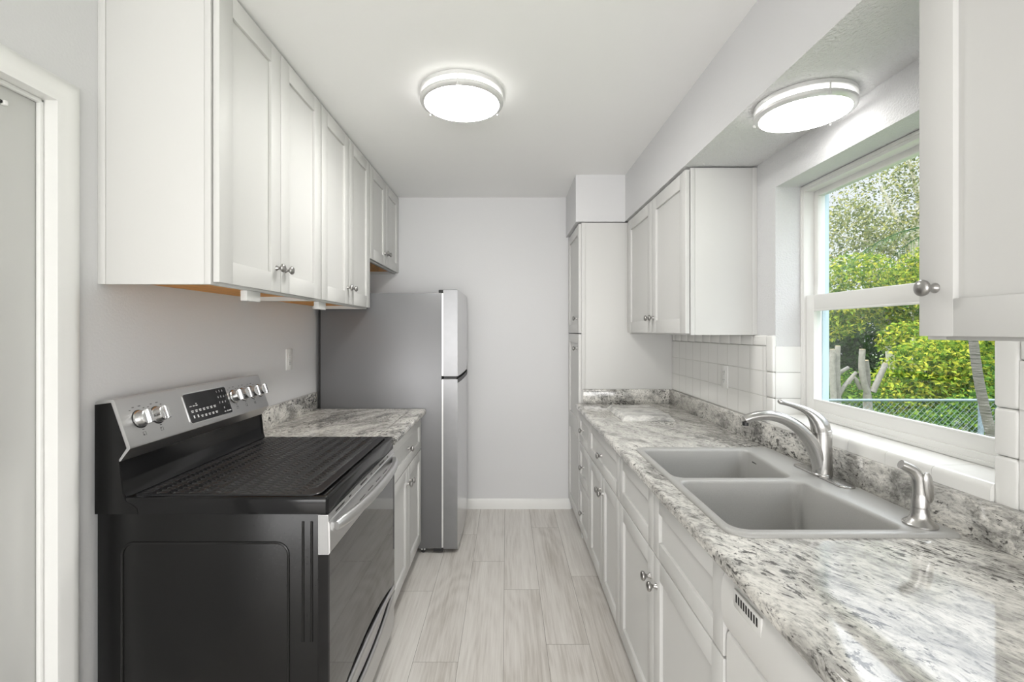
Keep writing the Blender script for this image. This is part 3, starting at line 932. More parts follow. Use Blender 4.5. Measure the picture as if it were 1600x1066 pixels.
MB().tube([(fp(a, b_)[0], FY, fp(a, b_)[1]) for a, b_, r_ in S], [r_ / 480 for a, b_, r_ in S], 18, up=(0, 1, 0)).build('lever', M['brushed'], t, angle=60)

# soap dispenser
SX, SY = 1.006, 1.125
t = thing('soap_dispenser', (SX, SY, ZDK), 'small brushed nickel soap dispenser at the near end of the sink deck', 'soap dispenser')
MB().lathe([(0.0345, 0.0), (0.0345, 0.004), (0.031, 0.008), (0.024, 0.013), (0.0195, 0.021), (0.0180, 0.034), (0.0178, 0.043), (0.0170, 0.0435), (0.0170, 0.045), (0.0178, 0.0455), (0.0172, 0.062), (0.0150, 0.075), (0.0, 0.078)], (SX, SY, ZDK), n=32).build('collar', M['brushed'], t)
S = smooth_path([(SX, SY, ZDK + 0.050), (SX - 0.001, SY, ZDK + 0.085), (SX - 0.004, SY, ZDK + 0.112), (SX - 0.014, SY + 0.002, ZDK + 0.130), (SX - 0.030, SY + 0.004, ZDK + 0.140), (SX - 0.042, SY + 0.006, ZDK + 0.146)])
n_ = len(S)
MB().tube(S, [0.0152 - 0.0042 * (k / (n_ - 1)) for k in range(n_)], 16, up=(0, 1, 0)).build('pump_head', M['brushed'], t, angle=60)
S = [(SX + 0.0035 + 0.009 * (1 - k / 10.0) , SY - 0.0135, ZDK + 0.058 + 0.0072 * k) for k in range(11)]
rr = [0.004, 0.0085, 0.0105, 0.0112, 0.0115, 0.0117, 0.0117, 0.0117, 0.0114, 0.0098, 0.005]
MB().tube(S, rr, 16, flat=0.5, up=(1, 0, 0)).build('lever', M['brushed'], t, angle=60)

# ------------------------------------------------------------------ dishwasher
t = thing('dishwasher', (0.8, 0.72, 0), 'white built-in dishwasher under the granite counter in the right foreground', 'dishwasher')
dy0, dy1 = 0.418, 1.0225
MB().box(0.50, 1.08, dy0 + 0.004, dy1 - 0.004, 0.09, 0.862, 0.003).build('tub', M['dw'], t)
q = MB()
# control panel: curved outward and shallow, with a pull pocket
xs = 0.484
prof = [(0.50, 0.866), (0.492, 0.866), (0.484, 0.860), (0.478, 0.845), (0.4745, 0.825), (0.4735, 0.800), (0.4745, 0.775), (0.478, 0.750), (0.484, 0.738), (0.492, 0.732), (0.50, 0.732)]
q.prism(prof, 'y', dy0, dy1)
q.build('control_panel', M['dw'], t, angle=60)
MB().prism([(0.50, 0.728), (0.492, 0.728), (0.487, 0.722), (0.4855, 0.70), (0.4855, 0.20), (0.49, 0.195), (0.50, 0.195)], 'y', dy0 + 0.001, dy1 - 0.001).build('door', M['dw'], t)
q = MB()
q.box(0.4733, 0.4790, 0.862, 0.966, 0.815, 0.853, 0.002)
vt = q.build('vent', M['dw'], t)
for k in range(9):
    MB().box(0.4728, 0.4745, 0.8725 + k * 0.0097, 0.8785 + k * 0.0097, 0.829, 0.846, 0.0005).build('vent_slot', M['rubber'], vt)
MB().box(0.53, 0.545, dy0 + 0.01, dy1 - 0.01, 0.0, 0.09).build('kick_plate', M['toe'], t, smooth=False)

# ------------------------------------------------------------------ range
RY0, RY1 = 1.327, 2.098
rng_ = thing('electric_range', (-0.86, (RY0 + RY1) / 2, 0), 'black and stainless electric range with glass oven door', 'range')
q = MB()
q.box(-1.181, -0.543, RY0 + 0.004, RY1 - 0.004, 0.03, 0.866, 0.004)
body = q.build('body', M['black_side'], rng_)
def side_z(py, s=545.0): return EYE - (py - 518) / s
# embossed bead and ribs on the near side panel
q = MB()
x0, x1, z0, z1, r = -1.108, -0.629, 0.10, 0.780, 0.035
pts = []
for cx, cz, a0 in ((x1 - r, z1 - r, 0), (x0 + r, z1 - r, 90), (x0 + r, z0 + r, 180), (x1 - r, z0 + r, 270)):
    for k in range(7):
        a = math.radians(a0 + 15 * k)
        pts.append((cx + r * math.cos(a), RY0 + 0.0045, cz + r * math.sin(a)))
pts.append(pts[0])
q.tube(pts, 0.0042, 8)
for x in (-0.587, -0.562):
    q.tube([(x, RY0 + 0.0045, 0.495), (x, RY0 + 0.0045, 0.842)], 0.0042, 8)
q.build('embossing', M['black_side'], body)
MB().box(-0.60, -0.555, RY0 + 0.0005, RY0 + 0.0035, 0.05, 0.09, 0.001).build('foot_bracket', M['rubber'], body)
for x in (-1.12, -0.60):
    for y in (RY0 + 0.06, RY1 - 0.06):
        MB().lathe([(0.02, 0.0), (0.02, 0.008), (0.01, 0.010), (0.01, 0.032)], (x, y, 0.0), n=14).build('levelling_foot', M['rubber'], rng_)
# cooktop slab with raised lip and glass
q = MB()
ZK = 0.912
fr_ = [(-0.5145, RY0), (-0.5145, RY1), (-1.120, RY1), (-1.120, RY0)]
rd = [0.012, 0.012, 0.004, 0.004]
rings = []
for ins, z in ((0.004, 0.862), (0.0005, 0.864), (0.0, 0.870), (0.0, 0.903), (0.0015, 0.9085), (0.005, 0.9118), (0.009, 0.9128), (0.016, 0.9122), (0.022, 0.9105)):
    rings.append([(p.x, p.y, z) for p in rounded(fr_, rd, ins)])
q.loops(rings)
ck = q.build('cooktop', M['black'], rng_, angle=40)
# backguard lower part: glossy black cove rising from the cooktop, end cheeks
YN, YFa = RY0 + 0.002, RY1 - 0.002
cove = [(-1.182, 0.862), (-1.098, 0.862), (-1.096, 0.9108), (-1.101, 0.918), (-1.108, 0.930), (-1.112, 0.960), (-1.117, 1.014), (-1.117, 1.030), (-1.182, 1.030)]
MB().prism(cove, 'y', YN + 0.003, YFa - 0.003).build('cove_panel', M['black'], rng_, angle=30)
cheek = [(-1.183, 0.864), (-1.060, 0.864), (-1.062, 0.880), (-1.074, 0.890), (-1.092, 0.8995), (-1.098, 0.909), (-1.104, 0.925), (-1.112, 1.000), (-1.114, 1.020), (-1.092, 1.053), (-1.137, 1.184), (-1.183, 1.178)]
for y0, y1 in ((RY0 - 0.001, RY0 + 0.0045), (RY1 - 0.0045, RY1 + 0.001)):
    MB().prism(cheek, 'y', y0, y1).build('end_cheek', M['black_side'], rng_, angle=30)
# stainless control panel
pan = [(-1.182, 1.172), (-1.182, 1.184), (-1.176, 1.188), (-1.136, 1.193), (-1.129, 1.1915), (-1.127, 1.188), (-1.0825, 1.057), (-1.0825, 1.051), (-1.110, 1.015), (-1.1165, 1.014), (-1.1165, 1.030), (-1.170, 1.030), (-1.170, 1.172)]
cp = MB().prism(pan, 'y', RY0, RY1).build('control_panel', M['steel'], rng_, angle=25)
# frame of the sloped face: origin at its lower edge
A = Vector((-1.0825, 0, 1.057)); B = Vector((-1.127, 0, 1.188))
U = (B - A).normalized()                   # up the slope
Nn = Vector((U.z, 0, -U.x))                # outward normal (towards +X and up)
Hs = (B - A).length
def on(y, v, d=0.0):
    p = A + U * v + Nn * d
    return Vector((p.x, y, p.z))
def slab(q, y0, y1, v0, v1, d0, d1):
    r_ = [[on(y0, v0, d), on(y1, v0, d), on(y1, v1, d), on(y0, v1, d)] for d in (d0, d1)]
    q.loops(r_)
q = MB()
rc = rounded([(1.592, 0.014), (1.828, 0.014), (1.828, 0.118), (1.592, 0.118)], [0.008] * 4, 0)
rb = rounded([(1.592, 0.014), (1.828, 0.014), (1.828, 0.118), (1.592, 0.118)], [0.008] * 4, -0.003)
q.loops([[on(p.x, p.y, 0.0002) for p in rb], [on(p.x, p.y, 0.0018) for p in rb], [on(p.x, p.y, 0.0022) for p in rc]])
bz = q.build('display_bezel', M['knob_metal'], cp)
q = MB()
q.loops([[on(p.x, p.y, 0.0022) for p in rc], [on(p.x, p.y, 0.0030) for p in rc]])
q.build('display_panel', M['display'], bz)
# legends on the black panel: keypad digits and rows of small captions
def text_into(bm, txt, y, v, size, d=0.0033):
    cu = bpy.data.curves.new('t', 'FONT'); cu.body = txt; cu.size = size; cu.align_x = 'CENTER'; cu.align_y = 'CENTER'
    ob = bpy.data.objects.new('t', cu); COL.objects.link(ob)
    dg = bpy.context.evaluated_depsgraph_get(); me = bpy.data.meshes.new_from_object(ob.evaluated_get(dg))
    vm = [bm.verts.new(on(y + p.co.x, v + p.co.y, d)) for p in me.vertices]
    for f in me.polygons:
        try: bm.faces.new([vm[i] for i in f.vertices])
        except ValueError: pass
    bpy.data.objects.remove(ob); bpy.data.curves.remove(cu); bpy.data.meshes.remove(me)
q = MB()
for r_ in range(3):
    for c_ in range(3):
        text_into(q.bm, str(r_ * 3 + c_ + 1), 1.770 + c_ * 0.017, 0.105 - r_ * 0.022, 0.011)
text_into(q.bm, '0', 1.787, 0.039, 0.011)
def bar(y, v, wd, hh): slab(q, y - wd / 2, y + wd / 2, v - hh / 2, v + hh / 2, 0.0031, 0.0034)
for k in range(7):
    y_ = 1.612 + k * 0.0205
    bar(y_, 0.056, 0.012, 0.0028); bar(y_, 0.051, 0.010, 0.0028)
    bar(y_ + 0.001, 0.033 if k > 1 else 0.034, 0.011 if k > 1 else 0.006, 0.0028 if k > 1 else 0.010)
    if k > 1: bar(y_ + 0.001, 0.0285, 0.009, 0.0028)
for k, y_ in enumerate((1.611, 1.627, 1.642)): bar(y_, 0.0725, 0.010, 0.003)
bar(1.642, 0.079, 0.006, 0.003)
bar(1.785, 0.024, 0.008, 0.003); bar(1.800, 0.024, 0.004, 0.005); bar(1.814, 0.024, 0.016, 0.003)
q.build('legend', M['legend'], bz, smooth=False)
# knobs
kv = 0.072
def range_knob(y):
    c0 = on(y, kv)
    k = MB()
    k.lathe([(0.0265, 0.0), (0.0265, 0.003), (0.0235, 0.005), (0.0225, 0.022), (0.0215, 0.0255), (0.019, 0.027), (0.0, 0.0272)], c0, Nn, 36)
    # raised grip bar across the cap
    r_ = []
    for hw, hl, d in ((0.0075, 0.0212, 0.020), (0.0068, 0.0208, 0.0345), (0.005, 0.019, 0.037)):
        r_.append([on(y - hw, kv - hl, d), on(y + hw, kv - hl, d), on(y + hw, kv + hl, d), on(y - hw, kv + hl, d)])
    k.loops(r_)
    o = k.build('burner_knob', M['knob_metal'], cp, loc=c0, angle=40)
    MB().lathe([(0.0285, 0.0), (0.0285, 0.0012), (0.0, 0.0013)], c0, Nn, 36).build('knob_skirt', M['rubber'], o, loc=c0)
for y in (1.392, 1.462, 1.872, 1.937, 2.002, 2.062):
    range_knob(y)
q = MB()
def sq(y, v, dot):
    s_ = 0.0055; e = 0.0007
    for (a, b_, c_, d_) in ((y - s_, y + s_, v - s_, v - s_ + e), (y - s_, y + s_, v + s_ - e, v + s_), (y - s_, y - s_ + e, v - s_, v + s_), (y + s_ - e, y + s_, v - s_, v + s_)):
        slab(q, a, b_, c_, d_, 0.0002, 0.0006)
    dy, dv = dot
    slab(q, y + dy * 0.003 - 0.0018, y + dy * 0.003 + 0.0018, v + dv * 0.003 - 0.0018, v + dv * 0.003 + 0.0018, 0.0002, 0.0006)
for y, dt in ((1.392, (-1, -1)), (1.462, (-1, 1)), (1.872, (1, 1)), (1.937, (1, -1)), (2.002, (0, 0))):
    sq(y, 0.026, dt)
for y in (1.392, 1.462, 1.872, 1.937, 2.002):
    for dy, dv, wd in ((-0.026, 0.030, 0.006), (-0.012, 0.037, 0.008), (0.012, 0.038, 0.010), (0.0, -0.034, 0.008), (0.026, 0.030, 0.006)):
        slab(q, y + dy - wd / 2, y + dy + wd / 2, kv + dv, kv + dv + 0.0022, 0.0002, 0.0006)
q.build('legend', M['ink'], cp, smooth=False)

# front: vent strip, door, handle, drawer
XO = -0.510
# oven door: arched lower edge, glass pane, stainless head
def arch(y):
    u = (y - (RY0 + RY1) / 2) / ((RY1 - RY0) / 2)
    return 0.238 + 0.060 * (1 - abs(u) ** 2.2)
ny = 25
yy = [RY0 + 0.003 + (RY1 - RY0 - 0.006) * k / (ny - 1) for k in range(ny)]
def arched(q, x0, x1, zt_, lowf):
    outline = [(y, lowf(y)) for y in yy] + [(y, zt_) for y in reversed(yy)]
    q.prism(outline, 'x', x0, x1)
q = MB(); arched(q, -0.543, XO - 0.004, 0.8355, arch)
dd = q.build('oven_door', M['black'], rng_, angle=20)
q = MB(); arched(q, XO - 0.004, XO, 0.7485, lambda y: arch(y) + 0.002)
q.build('door_glass', M['black_glass'], dd, angle=20)
q = MB()
hp = [(-0.5425, 0.747), (-0.5425, 0.8610), (XO - 0.004, 0.8610), (XO - 0.0035, 0.841), (XO - 0.001, 0.8385), (XO + 0.0005, 0.832), (XO + 0.0015, 0.79), (XO + 0.0015, 0.752), (XO - 0.002, 0.747)]
q.prism(hp, 'y', RY0 + 0.0015, RY1 - 0.0015)
hdp = q.build('door_head', M['steel'], dd, angle=30)
q = MB()
pts_ = rounded([(-0.5415, 0.7485), (-0.5125, 0.7485), (-0.5150, 0.8595), (-0.5415, 0.8595)], [0.003] * 4, 0, 3)
pts_i = rounded([(-0.5415, 0.7485), (-0.5125, 0.7485), (-0.5150, 0.8595), (-0.5415, 0.8595)], [0.003] * 4, 0.0012, 3)
q.loops([[(p.x, RY0 + 0.0015, p.y) for p in pts_], [(p.x, RY0 + 0.0006, p.y) for p in pts_i]])
q.build('end_cap', M['cap'], hdp)
for k in range(6):
    y = RY0 + 0.06 + k * 0.118
    MB().box(XO - 0.0042, XO - 0.0032, y, y + (0.075 if k % 2 == 0 else 0.02), 0.847, 0.852, 0.0004).build('vent_slot', M['rubber'], hdp)
for k in range(5):
    y = RY0 + 0.17 + k * 0.10
    MB().box(XO + 0.0012, XO + 0.0024, y, y + 0.06, 0.803, 0.8055, 0.0005).build('vent_slot', M['rubber'], hdp)
hp_ = []
hr = []
for k in range(29):
    u = -1 + 2 * k / 28
    y = (RY0 + RY1) / 2 + u * 0.352
    hp_.append((XO + 0.008 + 0.044 * (1 - abs(u) ** 2.6), y, 0.817 + 0.010 * (1 - u * u)))
    hr.append(0.0172 if abs(u) < 0.93 else 0.0172 * (0.75 if abs(u) > 0.99 else 0.95))
MB().tube(hp_, hr, 16, flat=0.75, up=(0, 0, 1)).build('oven_handle', M['steel'], dd, angle=60)
# badge on the black arch: plain bright oval
q = MB()
# lower drawer
def dtop(y):
    u = (y - (RY0 + RY1) / 2) / ((RY1 - RY0) / 2)
    return 0.232 + 0.020 * (1 - u * u)
def dlow(y):
    u = (y - (RY0 + RY1) / 2) / ((RY1 - RY0) / 2)
    return 0.215 - 0.062 * (1 - abs(u) ** 2.2)
q = MB(); arched(q, -0.543, XO - 0.016, 0.30, lambda y: 0.05)
ap = q.build('storage_drawer', M['black'], rng_, angle=20)
q = MB()
# rounded top rim following the line
ycs = yy
q.tube([(XO - 0.006, y, dtop(y)) for y in ycs], 0.0115, 12, up=(0, 0, 1))
outline = [(y, 0.055) for y in ycs] + [(y, dlow(y)) for y in reversed(ycs)]
q.prism(outline, 'x', -0.53, XO - 0.002)
q.tube([(XO - 0.006, y, dlow(y)) for y in ycs], 0.010, 12, up=(0, 0, 1))
q.build('drawer_front', M['steel'], ap, angle=40)
q = MB()
yin = [RY0 + 0.055 + (RY1 - RY0 - 0.11) * k / 24 for k in range(25)]
outline = [(y, min(dlow(y) + 0.019, dtop(y) - 0.022)) for y in yin] + [(y, dtop(y) - 0.0185) for y in reversed(yin)]
q.prism(outline, 'x', -0.535, XO - 0.0105)
q.build('drawer_pull_recess', M['steel'], ap, angle=40)
q = MB()
q.lathe([(0.020, 0.0), (0.020, 0.0012), (0.017, 0.002), (0.0, 0.0022)], (0, 0, 0), (1, 0, 0), 28)
bmesh.ops.scale(q.bm, vec=(1, 1, 0.42), verts=q.bm.verts[:])
bmesh.ops.translate(q.bm, vec=(XO - 0.0158, 1.712, 0.2745), verts=q.bm.verts[:])
q.build('badge', M['knob_metal'], ap)

# stove mat
t = thing('stove_mat', (-0.81, 1.71, ZK - 0.001), 'thin black embossed mat covering the range cooktop', 'mat')
q = MB()
mp_ = [(-0.545, 1.338), (-0.545, 2.075), (-1.078, 2.075), (-1.078, 1.338)]
mr_ = [0.03, 0.015, 0.008, 0.008]
q.loops([[(p.x, p.y, z) for p in rounded(mp_, mr_, i)] for i, z in ((0.0, 0.9129), (0.0, 0.9152), (0.0015, 0.9162), (0.003, 0.9164))])
# raised herringbone dashes
cw_, rp, hh = 0.0235, 0.0205, 0.0022
nc = int((1.078 - 0.545 - 0.02) / cw_)
for c_ in range(nc):
    xa = -1.066 + c_ * cw_ + 0.0009; xb = xa + cw_ - 0.0018
    sl = 0.013 if c_ % 2 == 0 else -0.013
    y = 1.352
    while y < 2.062:
        if not (xb > -0.585 and y < 1.385):
            ya, yb = y - sl / 2, y + sl / 2
            lo = [(xa, ya, 0.9163), (xb, yb, 0.9163), (xb, yb + 0.0125, 0.9163), (xa, ya + 0.0125, 0.9163)]
            hi = [(xa + 0.002, ya + 0.0035, 0.9163 + hh), (xb - 0.002, yb + 0.0035, 0.9163 + hh), (xb - 0.002, yb + 0.0090, 0.9163 + hh), (xa + 0.002, ya + 0.0090, 0.9163 + hh)]
            vs4 = [q.bm.verts.new(p) for p in lo + hi]
            for f in ((4, 5, 6, 7), (0, 1, 5, 4), (1, 2, 6, 5), (2, 3, 7, 6), (3, 0, 4, 7)):
                q.bm.faces.new([vs4[i] for i in f])
        y += rp
q.build('embossed_sheet', M['mat'], t, smooth=False)

# ------------------------------------------------------------------ refrigerator
FY0, FY1 = 2.888, 3.600
fr = thing('refrigerator', (-0.78, (FY0 + FY1) / 2, 0), 'stainless top-freezer refrigerator with grey sides in the far left corner', 'refrigerator')
bd = MB().box(-1.165, -0.408, FY0, FY1, 0.03, 1.630, 0.004).build('body', M['fridge_side'], fr)
MB().box(-0.46, -0.40, FY0 + 0.002, FY1 - 0.002, 0.012, 0.0295).build('base_grille', M['rubber'], fr)
MB().box(-1.178, -1.165, FY0 + 0.002, FY1 - 0.002, 0.05, 1.60, 0.002).build('back_panel', M['rubber'], fr)
XD0, XD1 = -0.398, -0.309
def fdoor(name, z0, z1, pocket):
    q = MB()
    # plan outline: flat back, softly crowned front
    n = 13
    prof = [(XD0, FY0 + 0.002), (XD0, FY1 - 0.002)]
    for k in range(n):
        u = 1 - 2 * k / (n - 1)
        yk = (FY0 + FY1) / 2 + u * ((FY1 - FY0) / 2 - 0.002)
        prof.append((XD1 + 0.010 * (1 - abs(u) ** 2.5), yk))
    prof = list(reversed(prof))
    cx, cy = (XD0 + XD1) / 2, (FY0 + FY1) / 2
    def R(ins, z): return [(cx + (p[0] - cx) * (1 - ins / 0.05), cy + (p[1] - cy) * (1 - ins / 0.36), z) for p in prof]
    q.loops([R(0.003, z0), R(0.0, z0 + 0.003), R(0.0, z1 - 0.003), R(0.003, z1)])
    o = q.build(name, [M['steel_v'], M['door_side']], fr, angle=30)
    for f in o.data.polygons:
        if abs(f.normal.x) < 0.35: f.material_index = 1
    return o
fz = fdoor('freezer_door', 1.106, 1.652, 'low')
fd = fdoor('fresh_food_door', 0.026, 1.092, 'high')
# gaskets between doors and body
MB().box(-0.408, XD0, FY0 + 0.004, FY1 - 0.004, 0.035, 1.088).build('gasket', M['ring'], fd)
MB().box(-0.408, XD0, FY0 + 0.004, FY1 - 0.004, 1.110, 1.628).build('gasket', M['ring'], fz)
# pocket handle: dark recess shared by the facing door edges
q = MB()
n = 13
def dx(y):
    u = (y - (FY0 + FY1) / 2) / ((FY1 - FY0) / 2 - 0.002)
    return XD1 + 0.010 * (1 - min(1, abs(u)) ** 2.5)
ysn = [FY0 + 0.003 + (FY1 - FY0 - 0.008) * k / 12 for k in range(13)]
outline = [(y, 1.066) for k, y in enumerate(ysn)] + [(y, 1.092) for y in reversed(ysn)]
r0 = [(dx(p[0]) - 0.01, p[0], p[1]) for p in outline]; r1 = [(dx(p[0]) + 0.0008, p[0], p[1]) for p in outline]
q.loops([r0, r1])
q.build('handle_pocket', M['rubber'], fd, angle=20)
MB().box(XD0 + 0.004, XD1 - 0.006, FY0 + 0.006, FY1 - 0.006, 1.0925, 1.1055).build('door_gap_strip', M['rubber'], fr)
MB().box(-0.43, -0.335, FY0 + 0.02, FY0 + 0.09, 1.6305, 1.6515, 0.004).build('hinge_cover', M['rubber'], fr)
for y in (FY0 + 0.03, FY1 - 0.05):
    ro = MB().lathe([(0.0, 0.0), (0.010, 0.0), (0.017, 0.002), (0.017, 0.014), (0.010, 0.016), (0.0, 0.016)], (-0.525, y - 0.02, 0.0172), (0, 1, 0), 20).build('roller', M['rubber'], fr)
    for x in (-0.532, -0.516):
        MB().lathe([(0.0, 0.0), (0.0055, 0.0), (0.0055, 0.003), (0.0, 0.003)], (x, y - 0.0235, 0.024), (0, 1, 0), 14).build('roller_bolt', M['ring'], ro)

# ------------------------------------------------------------------ outlets
def outlet(label, x, sg, y, z):
    t = thing('wall_outlet', (x, y, z), label, 'outlet')
    q = MB()
    q.box(x, x + sg * 0.0055, y - 0.035, y + 0.035, z - 0.0575, z + 0.0575, 0.003)
    q.build('cover_plate', M['plastic'], t)
    for dz in (-0.020, 0.020):
        q = MB()
        q.box(x + sg * 0.005, x + sg * 0.0072, y - 0.0165, y + 0.0165, z + dz - 0.0145, z + dz + 0.0145, 0.003, 3)
        s = q.build('socket', M['plastic'], t)
        q = MB()
        for dy in (-0.0062, 0.0062):
            q.box(x + sg * 0.0068, x + sg * 0.0076, y + dy - 0.0012, y + dy + 0.0012, z + dz - 0.001, z + dz + 0.0075)
        q.box(x + sg * 0.0068, x + sg * 0.0076, y - 0.002, y + 0.002, z + dz - 0.0095, z + dz - 0.0055)
        q.build('slots', M['ink'], s, smooth=False)
    MB().lathe([(0.0, 0.0), (0.003, 0.0), (0.003, 0.001), (0.0, 0.0016)], (x + sg * 0.0055, y, z), (sg, 0, 0), 12).build('screw', M['ring'], t)
outlet('white outlet plate on the grey left wall between range and refrigerator', XL, 1, 2.54, 1.235)
outlet('white outlet plate on the tiled right wall under the far wall cabinet', TX, -1, 2.345, 1.160)

# ------------------------------------------------------------------ ceiling lights
def ceiling_light(label, x, y, z, R, glow, band, a0):
    k = R / 0.181
    t = thing('ceiling_light', (x, y, z), label, 'light')
    def ln(pr): return [(r * k, -h * k) for r, h in pr]
    MB().lathe(ln([(0.0, 0.0), (0.178, 0.0), (0.181, 0.002), (0.181, 0.016), (0.178, 0.018), (0.168, 0.018), (0.0, 0.0182)]), (x, y, z), n=72).build('mounting_ring', M['ring'], t)
    MB().lathe(ln([(0.1655, 0.0505), (0.160, 0.056), (0.146, 0.062), (0.12, 0.068), (0.08, 0.0725), (0.04, 0.0745), (0.0, 0.075)]), (x, y, z), n=72).build('diffuser', glow, t, angle=60)
    MB().lathe(ln([(0.166, 0.0182), (0.166, 0.050)]), (x, y, z), n=72).build('side_band', band, t)
    MB().lathe(ln([(0.168, 0.036), (0.178, 0.036), (0.181, 0.038), (0.181, 0.049), (0.178, 0.053), (0.167, 0.0575), (0.163, 0.0575), (0.163, 0.052), (0.168, 0.046), (0.168, 0.036)]), (x, y, z), n=72).build('lower_ring', M['ring'], t)
    for j in range(3):
        a = math.radians(a0 + 120 * j)
        px, py = x + 0.1785 * k * math.cos(a), y + 0.1785 * k * math.sin(a)
        MB().lathe([(0.0028, -0.010 * k), (0.0028, -0.052 * k), (0.0045, -0.052 * k), (0.0045, -0.0615 * k), (0.003, -0.063 * k), (0.0, -0.0632 * k)], (px, py, z), n=14).build('post', M['ring'], t)
ceiling_light('round flush light on the main ceiling, larger of the two', -0.197, 2.028, ZC, 0.181, M['glow1'], M['band1'], -90)
ceiling_light('round flush light under the lowered soffit by the window', 0.957, 1.49, ZS, 0.143, M['glow2'], M['band2'], -95)

# ------------------------------------------------------------------ garden
ZG = -0.65
q = MB()
q.box(XG + 0.015, 40, -14, 40, ZG - 0.05, ZG)
tag(q.build('ground', M['ground'], smooth=False), kind='structure')

def leaves(bm, rng, center, rad, n, size, shell=0.35, droop=0.3):
    cx, cy, cz = center
    for _ in range(n):
        while True:
            v = Vector((rng.uniform(-1, 1), rng.uniform(-1, 1), rng.uniform(-1, 1)))
            l = v.length
            if shell < l < 1: break
        p = Vector((cx + v.x * rad[0], cy + v.y * rad[1], cz + v.z * rad[2]))
        s = size * rng.uniform(0.6, 1.35)
        d = Vector((rng.uniform(-1, 1), rng.uniform(-1, 1), rng.uniform(-0.7, 0.6) - droop)).normalized()
        nrm = Vector((rng.uniform(-1, 1), rng.uniform(-1, 1), rng.uniform(0.1, 1.3)))
        u = d.cross(nrm)
        if u.length < 1e-3: continue
        u.normalize()
        up_ = u.cross(d)
        w_ = s * rng.uniform(0.2, 0.30)
        a = bm.verts.new(p); b_ = bm.verts.new(p + d * s * 0.5 + u * w_ + up_ * s * 0.06)
        c_ = bm.verts.new(p + d * s + up_ * -s * 0.10); e = bm.verts.new(p + d * s * 0.5 - u * w_ + up_ * s * 0.06)
        bm.faces.new((a, b_, c_)); bm.faces.new((a, c_, e))

def tree(name, label, cat, base_, limbs, blobs, lm, bark, seed, size=0.11, group=None, shell=0.3, push=(0, 0), dens=1.0):
    base_ = (base_[0] + push[0], base_[1] + push[1], base_[2])
    limbs = [([(p[0] + push[0], p[1] + push[1], p[2]) for p in a_], r0_, r1_) for a_, r0_, r1_ in limbs]
    blobs = [((c_[0] + push[0], c_[1] + push[1], c_[2]), r_, int(n_ * dens)) for c_, r_, n_ in blobs]
    rng = random.Random(seed)
    t = thing(name, base_, label, cat, group)
    if limbs:
        q = MB()
        for path_, r0, r1 in limbs:
            n_ = len(path_)
            q.tube(smooth_path([tuple(p) for p in path_]), [r0 + (r1 - r0) * k / ((n_ - 1) * 4) for k in range((n_ - 1) * 4 + 1)], 8)
        q.build('trunk', bark, t, angle=60)
    q = MB()
    for (c, r_, n_) in blobs:
        leaves(q.bm, rng, c, r_, int(n_ * 1.7), size * 0.72, shell)
    me_o = q.build('foliage', lm, t, smooth=False)
    return t

# dark evergreen mass far behind
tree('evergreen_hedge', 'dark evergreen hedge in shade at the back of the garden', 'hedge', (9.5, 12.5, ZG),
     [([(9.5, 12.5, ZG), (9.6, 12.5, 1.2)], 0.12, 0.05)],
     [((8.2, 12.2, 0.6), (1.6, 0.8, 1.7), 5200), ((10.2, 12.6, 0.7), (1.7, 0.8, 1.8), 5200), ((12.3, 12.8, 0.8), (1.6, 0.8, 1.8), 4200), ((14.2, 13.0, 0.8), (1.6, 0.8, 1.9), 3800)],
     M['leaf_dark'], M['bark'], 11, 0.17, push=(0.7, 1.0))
# tall airy tree with sky showing through
tree('shade_tree', 'tall airy tree with olive leaves and sky showing through its crown', 'tree', (9.6, 10.6, ZG),
     [([(9.6, 10.6, ZG), (9.5, 10.6, 1.5), (9.3, 10.5, 3.2), (9.5, 10.5, 4.6), (9.9, 10.4, 6.2)], 0.20, 0.06),
      ([(9.35, 10.5, 3.0), (8.9, 10.4, 4.0), (8.4, 10.4, 5.0)], 0.10, 0.03), ([(9.4, 10.5, 3.4), (10.1, 10.5, 4.4), (10.6, 10.4, 5.6)], 0.10, 0.03),
      ([(9.3, 10.5, 3.1), (8.3, 10.3, 3.5), (7.2, 10.1, 3.7)], 0.07, 0.02), ([(9.5, 10.5, 4.4), (9.2, 10.4, 5.3), (8.8, 10.3, 6.2)], 0.06, 0.02)],
     [((8.4, 10.4, 4.6), (1.5, 0.9, 1.2), 850), ((10.0, 10.4, 5.2), (1.5, 0.9, 1.3), 800), ((7.4, 10.1, 3.7), (1.1, 0.8, 0.9), 900), ((9.3, 10.4, 3.4), (1.5, 0.8, 1.0), 1200), ((8.9, 10.3, 6.2), (1.8, 0.9, 0.9), 500), ((11.0, 10.5, 4.0), (1.2, 0.8, 1.6), 1100)],
     M['leaf_olive'], M['pale_bark'], 12, 0.115, push=(0.9, 1.1), dens=1.75)
tree('broadleaf_tree', 'yellow green broadleaf tree filling the middle of the window view', 'tree', (7.9, 9.4, ZG),
     [([(7.9, 9.4, ZG), (7.8, 9.4, 0.8), (7.6, 9.3, 2.0), (7.3, 9.3, 2.9)], 0.10, 0.03), ([(7.75, 9.4, 1.0), (8.4, 9.3, 1.9), (8.9, 9.2, 2.7)], 0.06, 0.02)],
     [((7.0, 9.2, 2.3), (0.9, 0.6, 0.75), 2200), ((8.1, 9.2, 2.0), (1.0, 0.6, 0.7), 2300), ((8.8, 9.3, 2.6), (0.9, 0.6, 0.7), 1500), ((6.5, 9.2, 1.7), (0.6, 0.5, 0.5), 1100), ((9.6, 9.4, 2.0), (1.0, 0.6, 0.9), 1600)],
     M['leaf_sun'], M['pale_bark'], 13, 0.12, push=(0.25, 0.3), dens=1.15)
